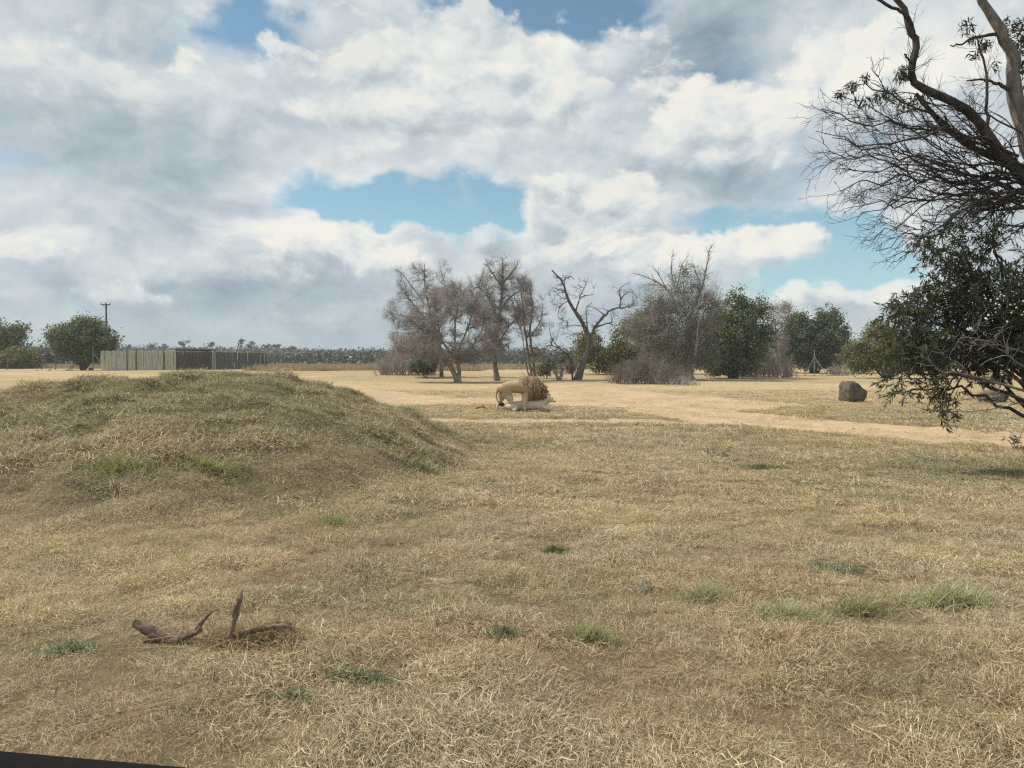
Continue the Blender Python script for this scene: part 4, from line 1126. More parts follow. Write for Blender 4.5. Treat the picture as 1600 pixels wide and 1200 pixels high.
# ------------------------------------------------------------------ the near trees at the right
def near_tree():
    g = np.random.default_rng(91)
    Y = 13.2
    b = Vector((10.9, 13.6, 0)); b.z = ground_z(b.x, b.y)
    t = thing('bare_tree', 'large bare tree at the right edge with bent limbs and a fan of dark twigs', 'tree', b)
    k = Y / 1200
    def path(pts, r0, r1, n=18, wob=.008):
        p, r = limb([P(q[0], q[1], Y + (q[2] if len(q) > 2 else 0)) for q in pts], r0, r1, n)
        p[1:-1] += g.normal(0, wob, (n - 2, 3))
        return p, r * (1 + g.normal(0, .04, n))
    # trunk, outside the picture, and the limbs that reach in
    tr, rr = limb([b + Vector((0, 0, -.2)), b + Vector((-.1, 0, 1.6)), P(1690, 420, 13.5), P(1655, 320, 13.3), P(1612, 240, Y), P(1593, 175, Y), P(1583, 130, Y), P(1585, 96, Y), P(1568, 58, Y), P(1553, 29, Y), P(1533, 0, Y), P(1515, -60, Y), P(1490, -130, Y)], .225, .05, 30, .62)
    tr[1:-1] += g.normal(0, .012, (28, 3))
    V, F = tubes(tr, rr * (1 + g.normal(0, .04, 30)), 10, lump=.04, seed=4)
    part('trunk', V, F, M['bark_trunk'], t, True)
    L = {}
    for nm, pts, r0, r1, m in (('bent', [(1660, 330), (1600, 278), (1556, 233), (1541, 204), (1512, 175), (1477, 154), (1440, 138), (1425, 122), (1425, 102), (1432, 76), (1431, 58), (1419, 50), (1418, 23), (1400, 0), (1385, -40)], .088, .04, 'bark_near'),
                               ('fork', [(1428, 52, 0), (1421, 30, -.1), (1405, 18, -.15), (1372, 0, -.2), (1340, -20, -.2)], .034, .02, 'bark_near'),
                               ('low', [(1640, 320, .2), (1585, 264, .3), (1524, 233, .3), (1483, 204, .3), (1451, 172, .3), (1431, 146, .3)], .075, .03, 'bark_near'),
                               ('stub', [(1426, 100, -.03), (1417, 90, -.05), (1413, 84, -.05)], .02, .012, 'bark_near'),
                               ('curl', [(1580, 66, 0), (1566, 56, 0), (1545, 54, 0), (1520, 60, 0), (1502, 70, 0), (1485, 71, 0)], .04, .010, 'bark_near'),
                               ('side', [(1576, 140, 0), (1558, 131, 0), (1540, 126, 0), (1510, 126, 0)], .036, .011, 'bark_near'),
                               ('upright', [(1543, 215, -.3), (1542, 170, -.3), (1541, 120, -.3), (1531, 75, -.3), (1524, 55, -.3)], .03, .01, 'bark_dark')):
        p, r = path(pts, r0, r1)
        V, F = tubes(p, r, 9, lump=.05, seed=len(nm))
        part('limb', V, F, M[m], t, True)
        L[nm] = (p, r)
    # the fan of long arching boughs
    bp, br = [], []
    tips = [(1275, 205, 0), (1283, 170, .4), (1290, 235, -.3), (1300, 265, .5), (1312, 150, -.4), (1312, 300, 0), (1325, 325, .6), (1338, 345, -.5), (1350, 375, 0), (1368, 392, .3), (1330, 130, .3), (1360, 128, -.2), (1395, 400, -.3),
            (1300, 215, -.9), (1320, 250, .9), (1345, 300, -1), (1370, 340, 1), (1405, 365, -.8), (1440, 385, .8), (1465, 380, 0), (1500, 375, .5), (1540, 370, -.4), (1420, 320, 1.3), (1350, 200, 1.2), (1380, 240, -1.2), (1570, 350, .9), (1400, 150, .9), (1450, 190, -.8), (1400, 280, .2), (1330, 185, .1), (1470, 330, -.6), (1520, 310, -.9)]
    for i, (x, y, dy) in enumerate(tips):
        sx, sy = 1590 + g.uniform(-10, 60), 262 + g.uniform(-30, 50) + max(0, (y - 250) * .22)
        mx = sx + (x - sx) * .36 + g.normal(0, 9); my = sy + (y - sy) * .36 + g.normal(-8, 13) - max(0, (y - 300) * .10)
        nx = sx + (x - sx) * .74 + g.normal(0, 7); ny = sy + (y - sy) * .74 + g.normal(-8, 10)
        p, r = path([(sx, sy, dy * .1), (mx, my, dy * .55), (nx, ny, dy * .85), (x, y, dy)], g.uniform(.014, .030), .006, 14, .05)
        bp.append(p); br.append(r)
    bp, br = np.array(bp), np.array(br)
    for p, r in zip(bp, br):
        V, F = tubes(p, r, 5); part('bough', V, F, M['twig_dark'], t, True)
    ctr = np.array(P(1640, 300, Y))
    t1, r1 = grow(bp, br, 330, (.12, .98), (20, 58), (.5, 1.25), 10, .19, (-.02, 0, -.004), .7, .35, .0065, .45, g=g, away=ctr)
    t2, r2 = grow(t1, r1, 1250, (.1, 1), (22, 62), (.2, .6), 8, .22, (-.01, 0, .015), .75, .45, .0046, .3, g=g)
    t3, r3 = grow(t2, r2, 1500, (.2, 1), (22, 62), (.08, .26), 5, .2, (0, 0, .03), .75, .5, .0034, .3, g=g)
    ups = [L['bent'], L['low'], L['upright'], L['side']]
    q = np.array([u[0] for u in ups]); qr = np.array([u[1] for u in ups])
    t4, r4 = grow(q, qr * .25, 110, (.1, .8), (30, 80), (.25, .8), 7, .14, (0, 0, .07), .5, .3, .004, .3, g=g)
    t5, r5 = grow(t4, r4, 380, (.2, 1), (20, 50), (.12, .35), 4, .14, (0, 0, .05), .6, .4, .003, .3, g=g)
    G = Geo()
    for a, c in ((t1, r1), (t2, r2), (t3, r3), (t4, r4), (t5, r5)):
        V, F = tubes(a, c, 3); G.add(V, F)
    G.part('twigs', M['twig_dark'], t, kind='stuff')
    # bunches of narrow leaves left on the boughs
    def bunch(px, py, rx, ry, n, dY=0.0, droop=.5):
        c = np.array(P(px, py, Y + dY)); m = n
        d = norm(g.normal(0, 1, (m, 3))) * g.random((m, 1)) ** .5
        pts = c + d * np.array([rx * k, (rx + ry) * .5 * k, ry * k])
        V, F = quads(pts, g.uniform(.07, .15, m), g, .2, up=d * .7 + np.array([0, 0, -droop]))
        return V, F, np.repeat(g.random(m) * .6, 4)
    G = Geo()
    for a in ((1411, 117, 17, 15, 190), (1330, 137, 11, 10, 70), (1352, 122, 9, 8, 40), (1313, 150, 10, 9, 50), (1385, 150, 22, 13, 130), (1420, 165, 34, 17, 160), (1460, 200, 34, 14, 120), (1350, 160, 20, 10, 60), (1510, 42, 12, 14, 60), (1520, 62, 10, 9, 40), (1540, 72, 12, 10, 80),
              (1525, 88, 14, 8, 40), (1596, 60, 22, 30, 300), (1588, 40, 14, 12, 60), (1574, 32, 6, 8, 20), (1598, 100, 12, 40, 200), (1555, 105, 8, 10, 24), (1450, 150, 20, 8, 40), (1590, 260, 30, 14, 90)):
        V, F, A = bunch(*a); G.add(V, F, A)
    G.part('leaf_bunches', M['leaf_near'], t, smooth=False, kind='stuff')

def near_bush():
    g = np.random.default_rng(92)
    Y = 12.6; k = Y / 1200
    b = Vector((8.9, 12.9, 0)); b.z = ground_z(b.x, b.y)
    t = thing('leafy_tree', 'dark narrow-leaved tree with drooping branches under the bare tree at right', 'tree', b)
    lobes = [(1490, 395, 46, 42, .3), (1545, 372, 22, 40, 0), (1450, 380, 26, 18, 0), (1425, 482, 42, 24, 0), (1475, 470, 60, 56, .3), (1540, 480, 56, 64, 0), (1590, 500, 50, 90, -.3), (1440, 535, 52, 36, -.2), (1500, 545, 50, 40, .2), (1560, 560, 50, 40, 0), (1420, 552, 26, 26, 0),
             (1455, 590, 26, 24, -.3), (1468, 618, 24, 18, -.3), (1476, 642, 9, 12, -.3), (1412, 614, 12, 9, -.1), (1400, 590, 10, 12, -.1), (1518, 594, 18, 9, .2), (1478, 350, 22, 18, .2), (1640, 480, 60, 110, 0), (1700, 520, 60, 100, .3), (1540, 345, 14, 16, 0), (1410, 500, 24, 16, 0), (1520, 430, 40, 40, .5), (1600, 420, 30, 24, .2)]
    hang = {(1468, 618), (1476, 642), (1412, 614), (1400, 590), (1455, 590)}
    # spray skeleton first: fine stems that carry the leaves
    ps, rs = [], []
    crown = b + Vector((-.5, -.2, 2.3))
    st, rt = limb([b + Vector((0, 0, -.2)), b + Vector((-.1, 0, 1.0)), crown], .13, .09, 10)
    V, F = tubes(st, rt, 8, lump=.05); part('trunk', V, F, M['bark_dark'], t, True)
    for l in lobes:
        c = P(l[0], l[1], Y + l[4])
        s0 = Vector(tuple(st[g.integers(4, 10)])); mid = s0.lerp(c, .55) + Vector((0, 0, .25 if c.z > 1.3 else .5))
        p, r = limb([s0, mid, c], .035, .008, 12); p[1:] += g.normal(0, .03, (11, 3)); ps.append(p); rs.append(r)
    ps, rs = np.array(ps), np.array(rs)
    for p, r in zip(ps, rs):
        V, F = tubes(p, r, 5); part('branch', V, F, M['twig_dark'], t, True)
    w = np.array([l[2] * l[3] for l in lobes], float); w /= w.sum()
    cen = []
    for l, f in zip(lobes, w):
        m = max(6, int(1950 * f * (.6 if l[1] < 425 else 1))); c = np.array(P(l[0], l[1], Y + l[4]))
        cen.append(c + norm(g.normal(0, 1, (m, 3))) * g.random((m, 1)) ** .42 * np.array([l[2] * k, (l[2] + l[3]) * .45 * k, l[3] * k]))
    cen = np.concatenate(cen); m = len(cen)
    sp = np.empty((m, 6, 3)); sp[:, 0] = cen; d = norm(g.normal(0, 1, (m, 3)) + np.array([-.15, 0, -.15])); 
    for s in range(1, 6):
        sp[:, s] = sp[:, s - 1] + d * g.uniform(.05, .085, (m, 1)); d = norm(d + g.normal(0, .12, d.shape) + np.array([0, 0, -.13]))
    G = Geo(); V, F = tubes(sp, np.full((m, 6), .0035) * np.linspace(1, .5, 6), 3); G.add(V, F)
    tone = g.random(m)
    lv = 20; q = np.repeat(np.arange(m), lv); u = g.uniform(0, 4.99, m * lv); i = u.astype(int); fr = (u - i)[:, None]
    pos_ = sp[q, i] * (1 - fr) + sp[q, i + 1] * fr; tan = norm(sp[q, i + 1] - sp[q, i])
    dirs = norm(tan * .8 + g.normal(0, .55, pos_.shape) + np.array([0, 0, -.18]))
    size = g.uniform(.07, .13, m * lv)
    V, F = quads(pos_ + dirs * (size * .5)[:, None], size, g, .21, up=dirs * 2.5)
    G.part('sprays', M['twig_dark'], t, kind='stuff')
    part('crown', V, F, M['leaf_near'], t, False, {'rnd': np.repeat(np.clip(.5 * tone[q] + .5 * g.random(m * lv), 0, 1), 4)}, kind='stuff')
    # bare grey lower branches
    for pts, r0 in (([(1640, 625), (1590, 606), (1540, 594), (1500, 584), (1470, 581), (1448, 560), (1440, 546), (1425, 540)], .022), ([(1640, 590), (1600, 572), (1570, 552), (1545, 535), (1520, 530), (1500, 528), (1492, 545)], .018), ([(1640, 560), (1590, 548), (1560, 538), (1530, 540), (1505, 538)], .014),
                    ([(1640, 640), (1590, 630), (1568, 620), (1556, 604), (1548, 590)], .012), ([(1640, 628), (1585, 633), (1550, 640), (1510, 642), (1490, 636)], .010), ([(1560, 600), (1520, 590), (1500, 570), (1475, 555), (1465, 545)], .012), ([(1620, 632), (1580, 618), (1555, 628), (1535, 645)], .008),
                    ([(1470, 582), (1478, 600), (1470, 625), (1472, 645)], .008), ([(1412, 596), (1416, 608), (1420, 616)], .005), ([(1545, 480), (1530, 500), (1532, 520)], .006), ([(1575, 505), (1560, 520), (1550, 532)], .006), ([(1590, 535), (1594, 545), (1604, 530)], .006)):
        p, r = limb([P(x, y, Y - .75) for x, y in pts], r0, r0 * .3, 16); p[1:] += g.normal(0, .012, (15, 3))
        V, F = tubes(p, r, 6); part('bare_branch', V, F, M['bark_trunk'], t, True)
        cp, cr = grow(p[None], r[None], 9, (.2, 1), (25, 60), (.15, .5), 6, .18, (0, 0, .0), .5, .3, .003, g=g)
        V, F = tubes(cp, cr, 3); part('twigs', V, F, M['twig_grey'], t, True, kind='stuff')
    fl = []
    for px, py, n, r in ((1550, 472, 4, 5), (1566, 464, 5, 6), (1556, 482, 4, 4), (1588, 478, 5, 6), (1580, 495, 2, 5), (1545, 500, 3, 4), (1600, 490, 3, 5)):
        for _ in range(n):
            fl.append(P(px + g.normal(0, r * 1.2), py + g.normal(0, r * 1.0), Y - .95 + g.normal(0, .15)))
    G = Geo()
    for c in fl:
        rr = g.uniform(.009, .017); V, F = tubes(np.array([[tuple(c + Vector((0, 0, z * rr))) for z in (-1, -.7, 0, .7, 1)]]), np.array([[.05, .72, 1, .72, .05]]) * rr, 6)
        G.add(V, F)
    G.part('blossoms', M['blossom'], t, kind='stuff')
near_tree()
near_bush()

def leaf_plant(name, label, cat, px, py, h, w, n, size, mat, seed, group=None, asp=.25, stems=9):
    g = np.random.default_rng(seed); c = hit(px, py)
    t = thing(name, label, cat, c, group)
    b = np.array(c); ps = np.empty((stems, 6, 3)); ps[:, 0] = b + g.normal(0, w * .12, (stems, 3)) * np.array([1, 1, 0]) - np.array([0, 0, .02])
    d = norm(np.c_[g.normal(0, w / h * .8, stems), g.normal(0, w / h * .8, stems), np.ones(stems)])
    for s in range(1, 6):
        ps[:, s] = ps[:, s - 1] + d * h / 5 * g.uniform(.7, 1.1, (stems, 1)); d = norm(d + g.normal(0, .15, d.shape))
    V, F = tubes(ps, np.full((stems, 6), max(.003, h * .008)) * np.linspace(1, .5, 6), 4)
    part('stems', V, F, M['twig_grey'], t, True, kind='stuff')
    q = g.integers(0, stems, n); u = g.uniform(.6, 4.99, n); i = u.astype(int); fr = (u - i)[:, None]
    p = ps[q, i] * (1 - fr) + ps[q, i + 1] * fr
    dr = norm(g.normal(0, 1, (n, 3)) + np.array([0, 0, .25])); sz = g.uniform(.7, 1.3, n) * size
    V, F = quads(p + dr * (sz * .5)[:, None], sz, g, asp, up=dr * 3)
    part('leaves', V, F, M[mat], t, False, {'rnd': np.repeat(g.random(n), 4)}, kind='stuff')
    return t
leaf_plant('leafy_shoot', 'dark leafy shoot at the right edge beside the track', 'plant', 1600, 706, .55, .5, 150, .09, 'leaf_near', 201, stems=7)

# ------------------------------------------------------------------ green tufts and weeds in the dry grass
M['weed_grass'] = leaf_mat('weed_grass', (.19, .20, .095), (.44, .44, .25), .35)
M['weed_dark'] = leaf_mat('weed_dark', (.08, .12, .05), (.22, .27, .12), .3)
M['weed_blue'] = leaf_mat('weed_blue', (.13, .17, .105), (.30, .35, .23), .3)
M['weed_pale'] = leaf_mat('weed_pale', (.30, .32, .19), (.55, .54, .36), .35)
def tuft(label, px, py, rx, ry, h, n, mat, seed, W=(.004, .009), lie=.35, name='grass_tuft'):
    """a clump of blades filling an ellipse on the ground"""
    g = np.random.default_rng(seed); c = hit(px, py)
    t = thing(name, label, 'grass tuft' if name == 'grass_tuft' else 'weed', c, 'green tufts in the dry grass')
    n = int(n * 1.6)
    V, F, A = blades(n, 1.0, (h * .75, h * 1.5), W, lie, g, 3, 0, .3)
    V = V.reshape(n, -1, 3)
    root = V[:, 0:2].mean(1, keepdims=True)
    q = g.random(n)[:, None, None] ** .8
    rad0 = np.linalg.norm(root[:, :, :2], axis=2, keepdims=True) * q
    new = root * np.array([rx, ry, 1.0]) * (q * np.array([1.7, 1.7, 1]) + np.array([0, 0, 0])) 
    V = (V - root) * (1.15 - .6 * rad0) + new
    wx = (c.x + new[:, 0, 0]); wy = (c.y + new[:, 0, 1])
    V[:, :, 2] += (ground_h(wx, wy) - c.z)[:, None]
    V = (V + np.array(c)).reshape(-1, 3)
    half = n // 2; m = V.shape[0] // n
    f0, f1 = F[:half * 3], F[half * 3:]
    part('blades', V, F, M[mat], t, False, {'rnd': A}, kind='stuff')
    return t
for i, (lab, px, py, rx, ry, h, n, mat, W, lie, nm) in enumerate((
    ('bright green upright tuft on the mound slope, larger of two side by side', 180, 738, .55, .3, .20, 520, 'weed_grass', (.006, .013), .5, 'grass_tuft'),
    ('flatter green tuft on the mound slope right of the large upright one', 330, 735, .5, .25, .15, 420, 'weed_grass', (.006, .013), .5, 'grass_tuft'),
    ('green tuft at the foot of the mound left of the bare patch', 522, 822, .3, .18, .13, 300, 'weed_grass', (.005, .011), .5, 'grass_tuft'),
    ('dark green tuft where the mound meets the flat ground', 660, 738, .4, .2, .12, 320, 'weed_dark', (.006, .012), .4, 'grass_tuft'),
    ('small round dark green tuft alone in the middle of the dry grass', 865, 864, .13, .08, .07, 260, 'weed_dark', (.004, .008), .4, 'grass_tuft'),
    ('blue-green tuft at the lower middle, left of the spiky pale tuft', 787, 1000, .14, .07, .09, 160, 'weed_blue', (.005, .011), .25, 'grass_tuft'),
    ('spiky pale green tuft right of the blue-green one in the lower middle', 920, 1004, .2, .09, .13, 240, 'weed_pale', (.004, .008), .25, 'grass_tuft'),
    ('pale silvery tuft to the right of the twiggy grey weed', 1105, 936, .26, .12, .12, 300, 'weed_pale', (.004, .009), .4, 'grass_tuft'),
    ('broad silvery green tuft between the pale tuft and the low flat one', 1235, 966, .28, .13, .12, 360, 'weed_pale', (.004, .009), .45, 'grass_tuft'),
    ('low flat green tuft left of the largest silvery tuft', 1345, 958, .26, .12, .10, 320, 'weed_grass', (.004, .009), .5, 'grass_tuft'),
    ('largest silvery green tuft at the right, broad and combed over', 1480, 944, .42, .15, .14, 560, 'weed_pale', (.004, .010), .45, 'grass_tuft'),
    ('spreading blue-green weed in front of the dead branches', 555, 1068, .26, .10, .06, 380, 'weed_blue', (.006, .014), .55, 'creeping_weed'),
    ('small blue-green weed left of the spreading one', 455, 1095, .13, .06, .05, 170, 'weed_blue', (.006, .013), .55, 'creeping_weed'),
    ('blue-green weed patch left of the dead branches', 105, 1018, .16, .09, .06, 240, 'weed_blue', (.006, .013), .5, 'creeping_weed'),
    ('dark flat weed patch at the right behind the silvery tufts', 1312, 890, .28, .22, .06, 340, 'weed_blue', (.006, .013), .6, 'creeping_weed'),
    ('green weed beside the path-side shadow at right', 1190, 733, .5, .3, .10, 300, 'weed_dark', (.007, .016), .5, 'creeping_weed'),
    ('low green weed at the foot of the mound in the middle', 768, 757, .35, .18, .08, 220, 'weed_blue', (.006, .014), .5, 'creeping_weed'),
    ('dry brown tangled tuft alone in the grass at right', 1345, 778, .36, .2, .13, 320, 'weed_pale', (.004, .008), .6, 'grass_tuft'))):
    tuft(lab, px, py, rx, ry, h, n, mat, 400 + i, W, lie, nm)
leaf_plant('twiggy_weed', 'small twiggy grey weed left of the pale silvery tuft', 'weed', 998, 925, .16, .16, 60, .025, 'weed_blue', 221, stems=16)
leaf_plant('twiggy_weed', 'dark leafy weed standing in the grass below the track', 'weed', 1122, 718, .34, .4, 200, .06, 'leaf_grey', 222, stems=9)
leaf_plant('twiggy_weed', 'single dry stalk in the grass right of the mound', 'weed', 768, 790, .30, .03, 14, .03, 'leaf_grey', 223, stems=3)

# ------------------------------------------------------------------ dead wood in the foreground
def deadwood():
    g = np.random.default_rng(231)
    def piece(root, name, pts, r, n=26, sides=10, mat='deadwood', label=None, seed=0):
        w = [hit(px, 1004).lerp(hit(px, 1004), 0) + Vector((0, 0, 0)) for px, *_ in pts]
        return
    c = hit(268, 1004); Y = c.y
    def wood(name, pts, radii, seed, root, dY=0.0, label=None, gnarl=.10):
        gg = np.random.default_rng(seed)
        n = 34
        p = smooth_path([tuple(P(q[0], q[1], Y + dY + (q[2] if len(q) > 2 else 0)) + Vector((0, 0, .022))) for q in pts], n)
        r = np.interp(np.linspace(0, 1, n), np.linspace(0, 1, len(radii)), radii)
        p[1:-1] += gg.normal(0, 1, (n - 2, 3)) * (r[1:-1] * .10)[:, None]
        k = 12; V, F = tubes(p, r, k, cap=True)
        V = V.reshape(n, k, 3); cen = p[:, None]
        a = np.arange(k)[None, :]; s = np.linspace(0, 6, n)[:, None]
        ph = a * 2 * math.pi / k
        ridge = 1 + gnarl * np.sin(ph * 3 + s * .5 + seed) + gnarl * .7 * np.sin(ph * 5 - s * .4 + 2 * seed) + (fbm(np.cos(ph) * 1.6 + seed * 7 + s * 0, np.sin(ph) * 1.6 + s * .9, 1.3, 3) - .5) * gnarl * 5
        V = cen + (V - cen) * ridge[..., None]
        part(name, V.reshape(-1, 3), F, M['deadwood'], root, True, label=label)
        m = 9; i0 = gg.integers(2, n - 8, m); ang = gg.uniform(0, 6.28, m)
        off = np.stack([np.cos(ang), gg.normal(0, .3, m), np.sin(ang)], 1)
        sp = np.stack([p[i0 + k] + off * (r[i0 + k] * f)[:, None] for k, f in ((0, .9), (2, 1.02), (4, 1.12), (6, 1.35))], 1)
        V, F = tubes(sp, np.outer(r[i0] * .2, [.6, 1, .7, .15]), 5)
        part('splinters', V, F, M['deadwood'], root, True, kind='stuff')
    t = thing('dead_branch', 'curved brown dead branch lying in the grass, left of the upright stick', 'dead branch', c)
    wood('branch', [(209, 979), (232, 990), (254, 1003), (275, 1004), (300, 996), (316, 988, .03)], [.024, .031, .032, .026, .019, .012], 1, t)
    wood('side_branch', [(300, 997), (312, 982), (322, 970), (331, 961)], [.019, .015, .011, .005], 2, t, .02)
    wood('snag', [(308, 994), (313, 985), (311, 978)], [.012, .010, .004], 3, t, .0)
    c2 = hit(350, 1018)
    t = thing('upright_stick', 'rough dead stick standing upright out of the tangled dry root', 'dead branch', c2)
    Y = c2.y
    wood('stick', [(342, 1022), (352, 1008), (362, 992), (367, 972), (371, 955), (376, 940), (378, 927)], [.015, .016, .013, .013, .018, .016, .005], 4, t, 0, gnarl=.16)
    wood('splinter', [(366, 972), (367, 958), (371, 946)], [.012, .012, .003], 5, t, -.03)
    c3 = hit(400, 1012); Y = c3.y
    t = thing('tangled_root', 'tangle of dry roots and straw arched over a dark hollow', 'root clump', c3)
    for i, pts in enumerate(([(330, 1012), (360, 1000), (395, 992), (425, 984), (450, 984), (463, 994)], [(345, 1022), (375, 1005), (405, 996), (435, 980), (455, 980)], [(322, 1022), (350, 1018), (372, 1020)], [(385, 1012), (405, 1000), (420, 992)])):
        wood('root', pts, [.008, .013, .014, .012, .007], 10 + i, t, (-.06, .06, -.1, 0)[i], gnarl=.16)
    n = 1100
    b = np.array([P(px, py, Y + dy) for px, py, dy in zip(g.uniform(325, 466, n), 1000 + g.normal(0, 9, n), g.uniform(-.16, .16, n))])
    b[:, 2] = ground_h(b[:, 0], b[:, 1]) + g.uniform(0, .07, n)
    pth = np.empty((n, 5, 3)); pth[:, 0] = b; d = norm(np.c_[g.normal(0, .8, n), g.normal(-.2, .5, n), g.normal(.25, .5, n)])
    for s in range(1, 5):
        pth[:, s] = pth[:, s - 1] + d * g.uniform(.018, .042, (n, 1)); d = norm(d + g.normal(0, .3, d.shape) + np.array([0, 0, -.22]))
    V, F = tubes(pth, np.full((n, 5), .0026) * np.linspace(1, .5, 5), 3)
    part('straw', V, F, M['straw'], t, True, kind='stuff')
    V, F, A = blades(420, 1.0, (.10, .24), (.003, .007), .45, g, 3, 0, .5)
    V = V.reshape(420, -1, 3); root = V[:, :2].mean(1, keepdims=True); V = V - root
    cx = np.array(P(408, 1006, Y)); at = root * np.array([.27, .13, 0]) + np.array([cx[0], cx[1], 0])
    at[:, 0, 2] = ground_h(at[:, 0, 0], at[:, 0, 1]) + g.uniform(0, .05, 420)
    part('straw_heap', (V + at).reshape(-1, 3), F, M['straw_blade'], t, False, {'rnd': A}, kind='stuff')
M['straw_blade'] = leaf_mat('straw_blade', (.20, .14, .08), (.56, .45, .28), .2)
M['straw'] = rough_mat('straw', (.24, .17, .09), (.48, .38, .22), 9, bs=.1)
deadwood()
def long_straws():
    g = np.random.default_rng(240); n = 700
    y = np.sqrt(g.uniform(3.4 ** 2, 13 ** 2, n)); x = g.uniform(-.68, .68, n) * y; z = ground_h(x, y) + g.uniform(.03, .08, n)
    a = g.uniform(0, math.pi, n); L = g.uniform(.2, .65, n)
    p = np.empty((n, 6, 3)); p[:, 0] = np.c_[x, y, z]
    for s in range(1, 6):
        p[:, s] = p[:, s - 1] + np.c_[np.cos(a), np.sin(a), g.normal(0, .05, n)] * (L / 5)[:, None]; a = a + g.normal(0, .12, n)
    p[:, :, 2] = ground_h(p[:, :, 0].ravel(), p[:, :, 1].ravel()).reshape(n, 6) + g.uniform(.03, .08, n)[:, None]
    V, F = tubes(p, np.full((n, 6), .0024), 3)
    link('fallen_straw', make_mesh('fallen_straw', V, F, True), M['straw'], kind='stuff')
long_straws()

# ------------------------------------------------------------------ lions
def skin_body(name, joints, edges, mat, root, off, level=2):
    """one continuous body grown over a skeleton: joints {name: (x, y, z, rx, ry)}"""
    keys = list(joints); V = [joints[k][:3] for k in keys]
    me = bpy.data.meshes.new(name); me.from_pydata(V, [(keys.index(a), keys.index(b)) for a, b in edges], [])
    o = bpy.data.objects.new(name, me); COL.objects.link(o)
    md = o.modifiers.new('skin', 'SKIN'); md.use_smooth_shade = True
    for i, k in enumerate(keys):
        sv = me.skin_vertices[0].data[i]; sv.radius = (joints[k][3], joints[k][4] if len(joints[k]) > 4 else joints[k][3]); sv.use_root = i == 0
    sb = o.modifiers.new('smooth', 'SUBSURF'); sb.levels = sb.render_levels = level
    dg = bpy.context.evaluated_depsgraph_get(); dg.update()
    m2 = bpy.data.meshes.new_from_object(o.evaluated_get(dg))
    bpy.data.objects.remove(o)
    m2.name = name; m2.materials.clear(); m2.materials.append(mat)
    m2.polygons.foreach_set('use_smooth', np.ones(len(m2.polygons), bool))
    ob = link(name, m2, None, root); ob.location = off
    return ob
def ellip(c, r, g=None, rough=0.0, k=3):
    bm = bmesh.new(); bmesh.ops.create_icosphere(bm, subdivisions=k, radius=1)
    V = np.array([v.co[:] for v in bm.verts]); F = np.array([[v.index for v in f.verts] for f in bm.faces]); bm.free()
    if rough: V = V * (1 + (fbm(V[:, 0] * 3 + 9, V[:, 2] * 3 + V[:, 1] * 2, 1.5, 3) - .5)[:, None] * rough)
    return V * np.array(r) + np.array(c), F
